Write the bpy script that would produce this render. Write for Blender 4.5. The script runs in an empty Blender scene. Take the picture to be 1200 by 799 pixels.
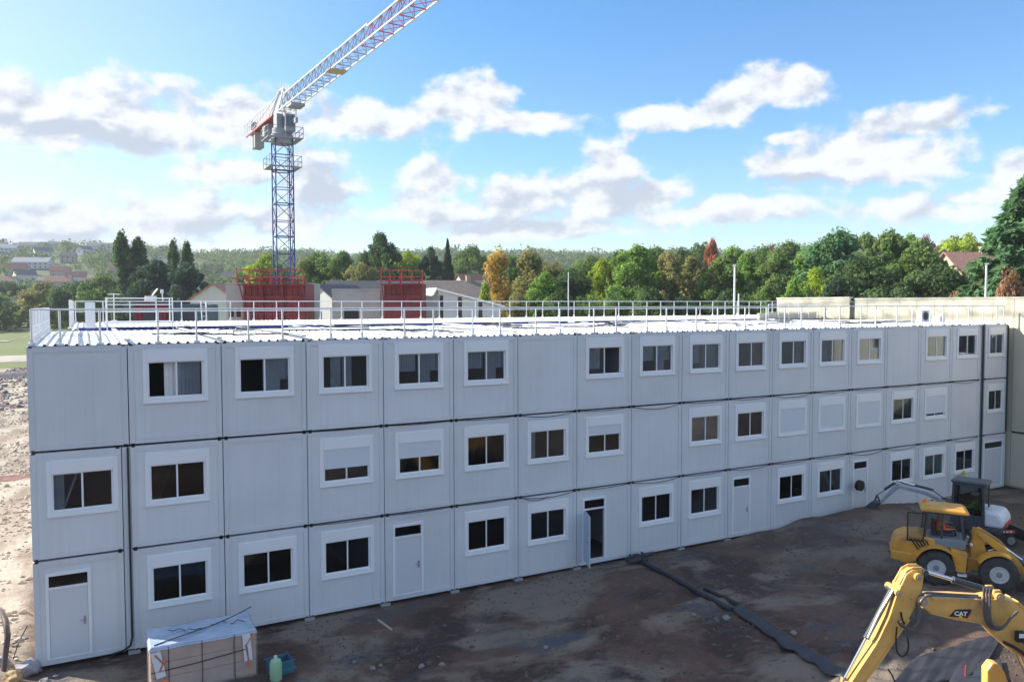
import bpy, math, random
import numpy as np
from mathutils import Vector, Matrix, noise as mnoise
R=math.radians
sc=bpy.context.scene
col=sc.collection
# ------------------------------------------------------------------ camera
CAM=np.array([1.4397,-24.1044,9.6401]); YAW,PITCH,ROLL=0.49358,-0.046255,-0.00172; FPX=930.2
_f=np.array([math.sin(YAW)*math.cos(PITCH),math.cos(YAW)*math.cos(PITCH),math.sin(PITCH)])
_r=np.array([math.cos(YAW),-math.sin(YAW),0.0]); _u=np.cross(_r,_f)
_r,_u=_r*math.cos(ROLL)+_u*math.sin(ROLL),-_r*math.sin(ROLL)+_u*math.cos(ROLL)
cd=bpy.data.cameras.new('camera'); cam=bpy.data.objects.new('camera',cd); col.objects.link(cam)
M=Matrix(((_r[0],_u[0],-_f[0],CAM[0]),(_r[1],_u[1],-_f[1],CAM[1]),(_r[2],_u[2],-_f[2],CAM[2]),(0,0,0,1)))
cam.matrix_world=M
cd.sensor_width=36; cd.lens=FPX/1200*36; cd.clip_start=0.1; cd.clip_end=20000
sc.camera=cam
def ray(px,py): return _f+_r*(px-600)/FPX-_u*(py-399.5)/FPX
def at(px,py,d=None,z=None,y=None,x=None):
    q=ray(px,py)
    if z is not None: d=(z-CAM[2])/q[2]
    if y is not None: d=(y-CAM[1])/q[1]
    if x is not None: d=(x-CAM[0])/q[0]
    return Vector(CAM+q*d)
# ------------------------------------------------------------------ render settings
sc.view_settings.view_transform='Standard'; sc.view_settings.look='None'
sc.view_settings.gamma=1; sc.view_settings.use_curve_mapping=False
sc.view_settings.exposure=EXPOSURE=1.22; HAZE=0.00022
sc.render.engine='CYCLES'
sc.cycles.max_bounces=6; sc.cycles.diffuse_bounces=3; sc.cycles.glossy_bounces=3; sc.cycles.transparent_max_bounces=12; sc.cycles.volume_bounces=0
sc.cycles.caustics_reflective=False; sc.cycles.caustics_refractive=False
# ------------------------------------------------------------------ sun + sky
SUN_AZ=-45.0; SUN_EL=30.0      # azimuth from +Y toward +X
world=bpy.data.worlds.new('World'); sc.world=world; world.use_nodes=True
wn=world.node_tree; wn.nodes.clear()
def N(nt,t,**k):
    n=nt.nodes.new(t)
    for a,b in k.items(): setattr(n,a,b)
    return n
def math_(nt,op,a,b=None,c=None,clamp=False):
    n=N(nt,'ShaderNodeMath',operation=op); n.use_clamp=clamp
    for i,v in enumerate((a,b,c)):
        if v is None: continue
        if isinstance(v,(int,float)): n.inputs[i].default_value=v
        else: nt.links.new(v,n.inputs[i])
    return n.outputs[0]
CLOUD_L=(4.5,4.55,4.65,1); CLOUD_D=(2.55,2.8,3.25,1); SKY_SAT=1.28; SKY_STR=0.1
def build_world():
    nt=wn; L=nt.links.new
    sky=N(nt,'ShaderNodeTexSky',sky_type='NISHITA',sun_disc=False)
    sky.sun_elevation=R(SUN_EL); sky.sun_rotation=R(SUN_AZ)
    sky.altitude=50; sky.air_density=1.0; sky.dust_density=0.6; sky.ozone_density=3
    # clouds as a field over (azimuth, elevation)
    blobs=[(50,128,125,42),(175,140,120,40),(290,140,60,34),(420,140,95,27),(545,118,64,30),(615,146,70,15),
     (375,225,50,52),(270,205,70,17),(50,266,140,26),(190,258,110,34),(330,262,50,18),
     (516,208,40,26),(520,246,80,22),(612,240,60,28),(718,192,44,36),(690,232,60,34),(620,268,150,14),(765,226,50,20),(850,251,100,16),
     (768,132,42,16),(830,132,55,16),(868,112,32,16),(918,100,55,22),(930,160,26,9),
     (940,195,66,24),(1010,165,64,26),(1065,143,62,20),(1050,190,70,28),(1065,247,64,17),(1185,198,38,18),(1145,226,34,8)]
    grey=[(60,150,120,12),(120,283,160,9),(385,235,48,52),(735,225,46,34),(270,272,70,20),(580,262,90,14),(150,165,90,14),(640,262,60,14),(930,215,60,12)]
    def azel(px,py):
        q=ray(px,py); return math.atan2(q[0],q[1]), math.atan2(q[2],math.hypot(q[0],q[1]))
    tc=N(nt,'ShaderNodeTexCoord'); sp=N(nt,'ShaderNodeSeparateXYZ'); L(tc.outputs['Generated'],sp.inputs[0])
    az=math_(nt,'ARCTAN2',sp.outputs[0],sp.outputs[1]); el=math_(nt,'ARCSINE',sp.outputs[2])
    cb=N(nt,'ShaderNodeCombineXYZ'); L(az,cb.inputs[0]); L(el,cb.inputs[1])
    def noise(vec,scale,det,rough=.5):
        n=N(nt,'ShaderNodeTexNoise',noise_dimensions='2D'); n.inputs['Scale'].default_value=scale; n.inputs['Detail'].default_value=det; n.inputs['Roughness'].default_value=rough; L(vec,n.inputs['Vector']); return n
    nz=noise(cb.outputs[0],9,2)
    w=N(nt,'ShaderNodeVectorMath',operation='MULTIPLY_ADD'); L(nz.outputs['Color'],w.inputs[0]); w.inputs[1].default_value=(.035,.03,0)
    w0=N(nt,'ShaderNodeVectorMath',operation='ADD'); L(cb.outputs[0],w0.inputs[0]); w0.inputs[1].default_value=(-.0175,-.015,0); L(w0.outputs[0],w.inputs[2])
    def field(lst,k):
        cur=None
        for (px,py,rx,ry) in lst:
            a,e=azel(px,py); ra,re=rx/FPX,ry/FPX
            m=N(nt,'ShaderNodeVectorMath',operation='MULTIPLY_ADD'); L(w.outputs[0],m.inputs[0]); m.inputs[1].default_value=(1/ra,1/re,0); m.inputs[2].default_value=(-a/ra,-e/re,0)
            l=N(nt,'ShaderNodeVectorMath',operation='LENGTH'); L(m.outputs[0],l.inputs[0]); v=l.outputs['Value']
            if cur is None: cur=v
            elif k: 
                s=N(nt,'ShaderNodeMath',operation='SMOOTH_MIN'); L(cur,s.inputs[0]); L(v,s.inputs[1]); s.inputs[2].default_value=k; cur=s.outputs[0]
            else: cur=math_(nt,'MINIMUM',cur,v)
        return math_(nt,'SUBTRACT',1.0,cur)
    F=field(blobs,.25); G=field(grey,0)
    # scattered clouds in the rest of the sky, outside the photograph
    far=noise(cb.outputs[0],3.1,4,.5); inside=N(nt,'ShaderNodeMapRange'); 
    da=math_(nt,'ABSOLUTE',math_(nt,'SUBTRACT',az,YAW)); L(da,inside.inputs[0]); inside.inputs[1].default_value=.62; inside.inputs[2].default_value=.75
    up=N(nt,'ShaderNodeMapRange'); L(el,up.inputs[0]); up.inputs[1].default_value=.42; up.inputs[2].default_value=.55
    out_=math_(nt,'MAXIMUM',inside.outputs[0],up.outputs[0])
    fo=math_(nt,'MULTIPLY_ADD',math_(nt,'SUBTRACT',far.outputs['Fac'],.54),7,0.0)
    fo2=math_(nt,'SUBTRACT',fo,math_(nt,'MULTIPLY',math_(nt,'SUBTRACT',1.0,out_),6.0))
    F=math_(nt,'MAXIMUM',F,fo2)
    mp=N(nt,'ShaderNodeVectorMath',operation='MULTIPLY'); L(cb.outputs[0],mp.inputs[0]); mp.inputs[1].default_value=(1,1.5,0)
    n1=noise(mp.outputs[0],20,7,.55)
    mp2=N(nt,'ShaderNodeVectorMath',operation='ADD'); L(mp.outputs[0],mp2.inputs[0]); mp2.inputs[1].default_value=(-.008,.018,0)
    n2=noise(mp2.outputs[0],20,4,.5)
    D=math_(nt,'MULTIPLY_ADD',math_(nt,'SUBTRACT',n1.outputs['Fac'],.5),1.9,F)
    mr=N(nt,'ShaderNodeMapRange',interpolation_type='SMOOTHSTEP'); L(D,mr.inputs[0])
    mr.inputs[1].default_value=-.22; mr.inputs[2].default_value=.42; mr.inputs[3].default_value=0; mr.inputs[4].default_value=.95
    dif=math_(nt,'SUBTRACT',n1.outputs['Fac'],n2.outputs['Fac'])
    l1=math_(nt,'MULTIPLY_ADD',dif,2.6,.72)
    l2=math_(nt,'MULTIPLY_ADD',math_(nt,'MAXIMUM',G,0.0),-1.25,l1)
    sh=N(nt,'ShaderNodeMapRange',interpolation_type='SMOOTHSTEP'); L(l2,sh.inputs[0]); sh.inputs[1].default_value=0; sh.inputs[2].default_value=1
    ramp=N(nt,'ShaderNodeMix',data_type='RGBA'); L(sh.outputs[0],ramp.inputs[0])
    ramp.inputs[6].default_value=CLOUD_D; ramp.inputs[7].default_value=CLOUD_L
    # thin bright veil in the air toward the sun, low over the left horizon
    hs=N(nt,'ShaderNodeHueSaturation'); hs.inputs['Saturation'].default_value=SKY_SAT; L(sky.outputs[0],hs.inputs['Color'])
    dd=N(nt,'ShaderNodeVectorMath',operation='DOT_PRODUCT'); L(tc.outputs['Generated'],dd.inputs[0])
    sa,se=R(-40),R(12); dd.inputs[1].default_value=(math.sin(sa)*math.cos(se),math.cos(sa)*math.cos(se),math.sin(se))
    ve=N(nt,'ShaderNodeMapRange',interpolation_type='SMOOTHSTEP'); L(dd.outputs['Value'],ve.inputs[0]); ve.inputs[1].default_value=.45; ve.inputs[2].default_value=1.0; ve.inputs[3].default_value=0; ve.inputs[4].default_value=.42
    vm=N(nt,'ShaderNodeMix',data_type='RGBA'); L(ve.outputs[0],vm.inputs[0]); L(hs.outputs[0],vm.inputs[6]); vm.inputs[7].default_value=CLOUD_L
    mx=N(nt,'ShaderNodeMix',data_type='RGBA'); L(mr.outputs[0],mx.inputs[0]); L(vm.outputs[2],mx.inputs[6]); L(ramp.outputs[2],mx.inputs[7])
    bg=N(nt,'ShaderNodeBackground'); bg.inputs[1].default_value=SKY_STR
    L(mx.outputs[2],bg.inputs[0])
    out=N(nt,'ShaderNodeOutputWorld'); L(bg.outputs[0],out.inputs[0])
build_world()
world.cycles.sampling_method='MANUAL'; world.cycles.sample_map_resolution=512
sd=bpy.data.lights.new('sun','SUN'); sd.energy=4.2; sd.angle=R(0.5); sd.color=(1,.93,.82)
so=bpy.data.objects.new('sun',sd); col.objects.link(so)
_d=Vector((math.sin(R(SUN_AZ))*math.cos(R(SUN_EL)),math.cos(R(SUN_AZ))*math.cos(R(SUN_EL)),math.sin(R(SUN_EL))))
so.rotation_euler=_d.to_track_quat('Z','Y').to_euler(); so.location=_d*60
# ------------------------------------------------------------------ helpers
class MB:
    def __init__(s): s.v=[]; s.f=[]; s.m=[]
    def add(s,vs,fs,mi=0):
        o=len(s.v); s.v+= [tuple(p) for p in vs]; s.f+=[tuple(i+o for i in f) for f in fs]; s.m+=[mi]*len(fs); return s
    def box(s,x0,x1,y0,y1,z0,z1,mi=0):
        return s.add([(x0,y0,z0),(x1,y0,z0),(x1,y1,z0),(x0,y1,z0),(x0,y0,z1),(x1,y0,z1),(x1,y1,z1),(x0,y1,z1)],
            [(0,3,2,1),(4,5,6,7),(0,1,5,4),(1,2,6,5),(2,3,7,6),(3,0,4,7)],mi)
    def obox(s,c,sz,rot=None,mi=0):
        m=rot if rot is not None else Matrix.Identity(3)
        c=Vector(c); vs=[c+m@Vector((a*sz[0]/2,b*sz[1]/2,e*sz[2]/2)) for e in(-1,1) for a,b in((-1,-1),(1,-1),(1,1),(-1,1))]
        return s.add(vs,[(0,3,2,1),(4,5,6,7),(0,1,5,4),(1,2,6,5),(2,3,7,6),(3,0,4,7)],mi)
    def tube(s,pts,r,n=8,mi=0,cap=True):
        pts=[Vector(p) for p in pts]; rs=r if isinstance(r,(list,tuple)) else [r]*len(pts)
        vs=[];fs=[]; up=None
        for i,p in enumerate(pts):
            t=(pts[min(i+1,len(pts)-1)]-pts[max(i-1,0)])
            if t.length<1e-9: t=Vector((0,0,1))
            t.normalize()
            if up is None: up=Vector((0,0,1)) if abs(t.z)<.9 else Vector((1,0,0))
            a=t.cross(up)
            if a.length<1e-4: a=t.orthogonal()
            a.normalize(); b=a.cross(t); up=b
            for k in range(n):
                w=2*math.pi*k/n; vs.append(p+(a*math.cos(w)+b*math.sin(w))*rs[i])
        for i in range(len(pts)-1):
            for k in range(n):
                k2=(k+1)%n; fs.append((i*n+k,i*n+k2,(i+1)*n+k2,(i+1)*n+k))
        if cap: fs.append(tuple(range(n-1,-1,-1))); o=(len(pts)-1)*n; fs.append(tuple(o+k for k in range(n)))
        return s.add(vs,fs,mi)
    def beam(s,p0,p1,w=.05,h=None,mi=0):
        p0=Vector(p0);p1=Vector(p1);t=p1-p0;l=t.length
        if l<1e-6: return s
        q=t.to_track_quat('Z','Y').to_matrix()
        return s.obox((p0+p1)/2,(w,h or w,l),q,mi)
    def prism(s,poly,fn,t0,t1,mi=0):
        # poly in 2-D, fn(u,v,t)->3-D
        n=len(poly); vs=[fn(u,v,t0) for u,v in poly]+[fn(u,v,t1) for u,v in poly]
        fs=[tuple(range(n)),tuple(range(2*n-1,n-1,-1))]+[(i,i+n,(i+1)%n+n,(i+1)%n) for i in range(n)]
        return s.add(vs,fs,mi)
    def lathe(s,prof,fn,n=20,mi=0,cap=True):
        # prof [(r,h)], fn(x,y,h)->3-D
        vs=[];fs=[]
        for r,h in prof:
            for k in range(n):
                w=2*math.pi*k/n; vs.append(fn(r*math.cos(w),r*math.sin(w),h))
        for i in range(len(prof)-1):
            for k in range(n):
                k2=(k+1)%n; fs.append((i*n+k,i*n+k2,(i+1)*n+k2,(i+1)*n+k))
        if cap: fs.append(tuple(range(n-1,-1,-1))); o=(len(prof)-1)*n; fs.append(tuple(o+k for k in range(n)))
        return s.add(vs,fs,mi)
    def mesh(s,name,mats):
        me=bpy.data.meshes.new(name); me.from_pydata(s.v,[],s.f)
        for m in (mats if isinstance(mats,(list,tuple)) else [mats]): me.materials.append(m)
        if any(s.m): me.polygons.foreach_set('material_index',s.m)
        me.update(); return me
    def build(s,name,mats,parent=None,smooth=False,bevel=0,recalc=True):
        me=s.mesh(name,mats)
        if recalc:
            import bmesh
            b=bmesh.new(); b.from_mesh(me); bmesh.ops.recalc_face_normals(b,faces=b.faces); b.to_mesh(me); b.free()
        o=bpy.data.objects.new(name,me); col.objects.link(o)
        if parent: o.parent=parent
        if smooth:
            me.polygons.foreach_set('use_smooth',[True]*len(me.polygons))
            me.set_sharp_from_angle(angle=R(38))
        if bevel:
            b=o.modifiers.new('bevel','BEVEL'); b.width=bevel; b.segments=2; b.limit_method='ANGLE'; b.angle_limit=R(35)
        return o
def tag(o,label=None,cat=None,group=None,kind=None):
    if label: o['label']=label
    if cat: o['category']=cat
    if group: o['group']=group
    if kind: o['kind']=kind
    return o
def empty(name,loc=(0,0,0),rz=0,label=None,cat=None,group=None):
    o=bpy.data.objects.new(name,None); col.objects.link(o); o.location=loc; o.rotation_euler=(0,0,rz); o.empty_display_size=.3
    return tag(o,label,cat,group)
def copy_tree(o,parent=None):
    c=o.copy(); col.objects.link(c); c.parent=parent
    for ch in o.children: copy_tree(ch,c)
    return c
def mat(name,c,rough=.6,metal=0,var=.0,scale=5,bump=0,bscale=None,c2=None,spec=.5,coat=0,detail=6,contrast=(.3,.7)):
    m=bpy.data.materials.new(name); m.use_nodes=True; nt=m.node_tree; p=nt.nodes['Principled BSDF']
    p.inputs['Roughness'].default_value=rough; p.inputs['Metallic'].default_value=metal
    p.inputs['Specular IOR Level'].default_value=spec; p.inputs['Coat Weight'].default_value=coat
    c=tuple(c)+(1,)
    if var or c2 or bump:
        tc=N(nt,'ShaderNodeTexCoord')
    if var or c2:
        nz=N(nt,'ShaderNodeTexNoise'); nz.inputs['Scale'].default_value=scale; nz.inputs['Detail'].default_value=detail; nt.links.new(tc.outputs['Object'],nz.inputs['Vector'])
        mr=N(nt,'ShaderNodeMapRange'); nt.links.new(nz.outputs['Fac'],mr.inputs[0]); mr.inputs[1].default_value=contrast[0]; mr.inputs[2].default_value=contrast[1]
        mx=N(nt,'ShaderNodeMix',data_type='RGBA'); nt.links.new(mr.outputs[0],mx.inputs[0])
        a=c2+(1,) if c2 else tuple(x*(1-var) for x in c[:3])+(1,)
        mx.inputs[6].default_value=a; mx.inputs[7].default_value=c if c2 else tuple(min(1,x*(1+var)) for x in c[:3])+(1,)
        nt.links.new(mx.outputs[2],p.inputs['Base Color'])
    else: p.inputs['Base Color'].default_value=c
    if bump:
        nb=N(nt,'ShaderNodeTexNoise'); nb.inputs['Scale'].default_value=bscale or scale*3; nb.inputs['Detail'].default_value=6; nt.links.new(tc.outputs['Object'],nb.inputs['Vector'])
        bp=N(nt,'ShaderNodeBump'); bp.inputs['Strength'].default_value=1; bp.inputs['Distance'].default_value=bump; nt.links.new(nb.outputs['Fac'],bp.inputs['Height']); nt.links.new(bp.outputs[0],p.inputs['Normal'])
    return m
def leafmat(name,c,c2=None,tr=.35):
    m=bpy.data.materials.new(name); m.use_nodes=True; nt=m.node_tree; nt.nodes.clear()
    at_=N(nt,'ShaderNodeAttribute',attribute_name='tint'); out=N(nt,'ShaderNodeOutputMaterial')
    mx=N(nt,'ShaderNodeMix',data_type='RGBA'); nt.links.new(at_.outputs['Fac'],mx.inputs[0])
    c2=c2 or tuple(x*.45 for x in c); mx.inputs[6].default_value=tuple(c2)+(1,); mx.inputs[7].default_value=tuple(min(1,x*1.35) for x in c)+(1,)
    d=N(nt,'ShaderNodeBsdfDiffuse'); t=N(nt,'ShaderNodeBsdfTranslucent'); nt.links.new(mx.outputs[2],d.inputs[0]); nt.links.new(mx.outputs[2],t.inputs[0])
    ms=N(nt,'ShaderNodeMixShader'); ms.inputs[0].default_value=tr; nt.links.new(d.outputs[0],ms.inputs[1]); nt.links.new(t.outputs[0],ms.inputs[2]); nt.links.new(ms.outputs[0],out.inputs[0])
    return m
def glass(name,c,rough=.06,tr=0.0):
    m=bpy.data.materials.new(name); m.use_nodes=True; nt=m.node_tree; nt.nodes.clear(); out=N(nt,'ShaderNodeOutputMaterial')
    g=N(nt,'ShaderNodeBsdfGlossy'); g.inputs['Roughness'].default_value=rough; g.inputs[0].default_value=(.9,.95,1,1)
    t=N(nt,'ShaderNodeBsdfTransparent'); t.inputs[0].default_value=tuple(c)+(1,)
    fr=N(nt,'ShaderNodeFresnel'); fr.inputs[0].default_value=1.5
    a=math_(nt,'MULTIPLY_ADD',fr.outputs[0],.75,0.01)
    ms=N(nt,'ShaderNodeMixShader'); nt.links.new(a,ms.inputs[0]); nt.links.new(t.outputs[0],ms.inputs[1]); nt.links.new(g.outputs[0],ms.inputs[2]); nt.links.new(ms.outputs[0],out.inputs[0])
    return m
def sstep(a,b,x):
    t=np.clip((np.asarray(x,float)-a)/(b-a),0,1); return t*t*(3-2*t)
_rs=np.random.RandomState(3); _tab=_rs.rand(256,256)
def vnoise(x,y):
    x=np.asarray(x,float);y=np.asarray(y,float); xi=np.floor(x).astype(int);yi=np.floor(y).astype(int);fx=x-xi;fy=y-yi
    fx=fx*fx*(3-2*fx);fy=fy*fy*(3-2*fy)
    a=_tab[xi%256,yi%256];b=_tab[(xi+1)%256,yi%256];c=_tab[xi%256,(yi+1)%256];d=_tab[(xi+1)%256,(yi+1)%256]
    return (a*(1-fx)+b*fx)*(1-fy)+(c*(1-fx)+d*fx)*fy-.5
def fbm(x,y,o=4):
    s=0;a=1
    for i in range(o): s=s+a*vnoise(x*2**i+17.3*i,y*2**i+5.1*i); a*=.5
    return s
def grid_obj(name,xs,ys,zf,m,smooth=True):
    X,Y=np.meshgrid(xs,ys); Z=zf(X,Y); nx,ny=len(xs),len(ys)
    v=np.stack([X.ravel(),Y.ravel(),Z.ravel()],-1)
    i=np.arange((nx)*(ny)).reshape(ny,nx); f=np.stack([i[:-1,:-1].ravel(),i[:-1,1:].ravel(),i[1:,1:].ravel(),i[1:,:-1].ravel()],-1)
    me=bpy.data.meshes.new(name); me.from_pydata(v.tolist(),[],f.tolist()); me.materials.append(m)
    me.polygons.foreach_set('use_smooth',[smooth]*len(me.polygons)); me.update()
    o=bpy.data.objects.new(name,me); col.objects.link(o); return o
# ------------------------------------------------------------------ setting: terrain, soil, track
def terr(x,y):
    x=np.asarray(x,float);y=np.asarray(y,float)
    d=np.hypot(x-CAM[0],y-CAM[1]); az=np.arctan2(x-CAM[0],y-CAM[1])
    h=sstep(330,1250,d)*(76+14*vnoise(az*5+3,0*az)+8*vnoise(az*17,0*az+4))
    h=h+sstep(60,300,d)*1.2*fbm(x/90,y/90)
    h=h+9.5*sstep(60,150,d)*sstep(YAW-.384,YAW-.31,az)*(1-sstep(400,900,d))
    ins=sstep(-95,-85,x)*(1-sstep(72,84,x))*sstep(-75,-65,y)*(1-sstep(128,140,y))
    return h-0.5*ins
def soilz(x,y):
    x=np.asarray(x,float);y=np.asarray(y,float)
    base=.16*fbm(x*.22+9,y*.22,3)+.10*fbm(x*.9,y*.9+40,4)+.03*fbm(x*4,y*4,2)
    for (ax,ay,bx,by) in ((8,-9,25,-7.6),(8,-10.6,25,-9.2),(14,-13,30,-4),(15.2,-13.8,31,-5.2),(5,-5.2,22,-3.6),(5,-6.6,22,-5.0)):
        L2=(bx-ax)**2+(by-ay)**2; t=np.clip(((x-ax)*(bx-ax)+(y-ay)*(by-ay))/L2,0,1); dd=np.hypot(x-ax-t*(bx-ax),y-ay-t*(by-ay)+.35*np.sin(x*.45)); base=base-.09*np.exp(-(dd/.20)**2)+.05*np.exp(-((dd-.42)/.14)**2)
    k=1-sstep(-2.5,-.4,y)
    inb=(y>-.4)&(x>-.3)&(x<45)&(y<30)
    z=np.where(inb,-.05,base*k+(1-k)*(-.02+.2*base))
    z=np.where(y>-.4,np.where(inb,-.05,.25*base+0.18*fbm(x*.5,y*.12,4)*(x<0)),z)
    z=z+.38*np.exp(-((x-33.6)/2.2)**2-((y+1.0)/1.0)**2)+.22*np.exp(-((x-30)/3.0)**2-((y+1.2)/1.2)**2)
    z=z+(y<-.0)*(.30+.35*vnoise(x*.7,y*.9))*np.exp(-((x-31.0)/5.5)**2-((y+.6)/1.3)**2)
    z=z+.25*np.exp(-((x+1.6)/1.1)**2-((y-1.0)/2.)**2)
    for wx,wy in ((26.94,-7.26),(28.13,-8.74),(28.5,-6.0),(29.7,-7.4)): z=np.where(np.hypot(x-wx,y-wy)<.9,np.minimum(z,0.0),z)
    e=np.minimum(np.minimum(sstep(-80,-76,x),1-sstep(60,64,x)),np.minimum(sstep(-60,-56,y),1-sstep(118,124,y)))
    return z-(1-e)*1.0
def grassmat():
    m=mat('grass_ground',(.12,.17,.04),.95,c2=(.15,.17,.06),scale=.04,bump=.1,bscale=.6); nt=m.node_tree; p=nt.nodes['Principled BSDF']; L=nt.links.new
    src=p.inputs['Base Color'].links[0].from_socket; tc=N(nt,'ShaderNodeTexCoord'); sx=N(nt,'ShaderNodeSeparateXYZ'); L(tc.outputs['Object'],sx.inputs[0])
    def mixc(f,a,b):
        x=N(nt,'ShaderNodeMix',data_type='RGBA'); L(f,x.inputs[0]); L(a,x.inputs[6]); x.inputs[7].default_value=b+(1,); return x.outputs[2]
    r=N(nt,'ShaderNodeMapRange',interpolation_type='SMOOTHSTEP'); L(sx.outputs[2],r.inputs[0]); r.inputs[1].default_value=5; r.inputs[2].default_value=22; r.inputs[4].default_value=.75
    c=mixc(r.outputs[0],src,(.065,.085,.035))
    q=N(nt,'ShaderNodeMapRange',interpolation_type='SMOOTHSTEP'); L(sx.outputs[1],q.inputs[0]); q.inputs[1].default_value=30; q.inputs[2].default_value=-10
    c=mixc(q.outputs[0],c,(.075,.072,.07)); L(c,p.inputs['Base Color']); return m
M_grass=grassmat()
def soilmat():
    m=bpy.data.materials.new('site_soil'); m.use_nodes=True; nt=m.node_tree; p=nt.nodes['Principled BSDF']; p.inputs['Roughness'].default_value=.93; p.inputs['Specular IOR Level'].default_value=.25
    tc=N(nt,'ShaderNodeTexCoord'); L=nt.links.new
    def nz(scale,det=6,sy=1,rough=.6):
        mp=N(nt,'ShaderNodeMapping'); mp.inputs['Scale'].default_value=(scale,scale*sy,scale); L(tc.outputs['Object'],mp.inputs[0])
        n=N(nt,'ShaderNodeTexNoise'); n.inputs['Scale'].default_value=1; n.inputs['Detail'].default_value=det; n.inputs['Roughness'].default_value=rough; n.inputs['Distortion'].default_value=.4; L(mp.outputs[0],n.inputs['Vector']); return n.outputs['Fac']
    def ramp(v,a,b):
        r=N(nt,'ShaderNodeMapRange',interpolation_type='SMOOTHSTEP'); L(v,r.inputs[0]); r.inputs[1].default_value=a; r.inputs[2].default_value=b; return r.outputs[0]
    def mix(f,a,b):
        x=N(nt,'ShaderNodeMix',data_type='RGBA'); L(f,x.inputs[0])
        for i,c in ((6,a),(7,b)):
            if isinstance(c,tuple): x.inputs[i].default_value=c+(1,)
            else: L(c,x.inputs[i])
        return x.outputs[2]
    dark=mix(ramp(nz(.35),.42,.62),(.078,.052,.043),(.170,.105,.078))     # wet reddish earth
    dark=mix(ramp(nz(.20,6,1.6),.50,.60),dark,(.26,.21,.16))                 # drier tan patches
    dark=mix(ramp(nz(.3,5,2.5),.56,.68),dark,(.11,.11,.125))             # grey-blue wet silt
    dark=mix(ramp(nz(3.2,8),.55,.72),dark,(.20,.165,.13))                 # clods
    rx_=N(nt,'ShaderNodeSeparateXYZ'); L(tc.outputs['Object'],rx_.inputs[0]); rr_=ramp(math_(nt,'MULTIPLY_ADD',nz(.25,3),8.0,rx_.outputs[0]),22,32)
    dark=mix(math_(nt,'MULTIPLY',rr_,.35),dark,(.20,.165,.135))
    sand=mix(ramp(nz(.5,8,.35),.40,.62),(.50,.44,.36),(.29,.235,.185))
    sand=mix(ramp(nz(.16,4,.6),.55,.68),sand,(.30,.20,.15))
    sand=mix(ramp(nz(2.5,8),.60,.75),sand,(.12,.09,.07))
    sx=N(nt,'ShaderNodeSeparateXYZ'); L(tc.outputs['Object'],sx.inputs[0])
    a=math_(nt,'MULTIPLY_ADD',nz(.6,4),2.0,math_(nt,'ADD',sx.outputs[0],-.6))
    left=ramp(a,.6,-.6)
    yy=ramp(sx.outputs[1],-1.4,.2); 
    back=ramp(sx.outputs[1],26,30)
    fac=math_(nt,'MAXIMUM',math_(nt,'MULTIPLY',left,yy),back)
    c=mix(fac,dark,sand); L(c,p.inputs['Base Color'])
    h=math_(nt,'MULTIPLY_ADD',nz(3,9,1,.7),.22,math_(nt,'MULTIPLY',nz(16,5,1,.7),.05))
    b=N(nt,'ShaderNodeBump'); b.inputs['Distance'].default_value=.6; b.inputs['Strength'].default_value=.8; L(h,b.inputs['Height']); L(b.outputs[0],p.inputs['Normal'])
    return m
M_soil=soilmat()
def terrain():
    rad=np.concatenate([np.linspace(2,330,34),np.linspace(345,1300,70),np.geomspace(1350,9000,16)]); na=240
    th=np.linspace(0,2*np.pi,na+1)[:-1]
    v=[(CAM[0],CAM[1],-.5)]; 
    X=CAM[0]+rad[:,None]*np.sin(th)[None]; Y=CAM[1]+rad[:,None]*np.cos(th)[None]; Z=terr(X,Y)
    v+=np.stack([X.ravel(),Y.ravel(),Z.ravel()],-1).tolist(); f=[]
    for k in range(na): f.append((0,1+(k+1)%na,1+k))
    for i in range(len(rad)-1):
        o=1+i*na
        for k in range(na): k2=(k+1)%na; f.append((o+k,o+k2,o+na+k2,o+na+k))
    me=bpy.data.meshes.new('terrain'); me.from_pydata(v,[],f); me.materials.append(M_grass); me.polygons.foreach_set('use_smooth',[True]*len(f)); me.update()
    o=bpy.data.objects.new('terrain',me); col.objects.link(o); tag(o,kind='structure')
terrain()
xs=np.unique(np.concatenate([np.linspace(-82,-8,45),np.arange(-8,46,.16),np.linspace(46,66,20)]))
ys=np.unique(np.concatenate([np.linspace(-62,-22,30),np.arange(-22,3,.16),np.linspace(3,126,150)]))
tag(grid_obj('site_ground',xs,ys,soilz,M_soil),kind='structure')
# pale gravel track crossing behind the site, seen past the left end
M_track=mat('gravel_track',(.42,.38,.32),.95,var=.25,scale=.5,bump=.05,bscale=4)
tx=np.linspace(-90,-2,60); ty=np.linspace(135,152,8)
tag(grid_obj('gravel_track',tx,ty,lambda X,Y:terr(X,Y)+.05,M_track),kind='structure')
mb=MB(); pts=[at(-60,401,z=0),at(10,399,z=0),at(60,388,z=0),at(90,380,z=0)]
vs=[];
for p in pts:
    z=float(terr(p.x,p.y))+.12
    vs+= [(p.x,p.y-3,z),(p.x,p.y+4,z)]
mb.add(vs,[(0,2,3,1),(2,4,5,3),(4,6,7,5)]); tag(mb.build('footpath',M_track),kind='structure')
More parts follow.
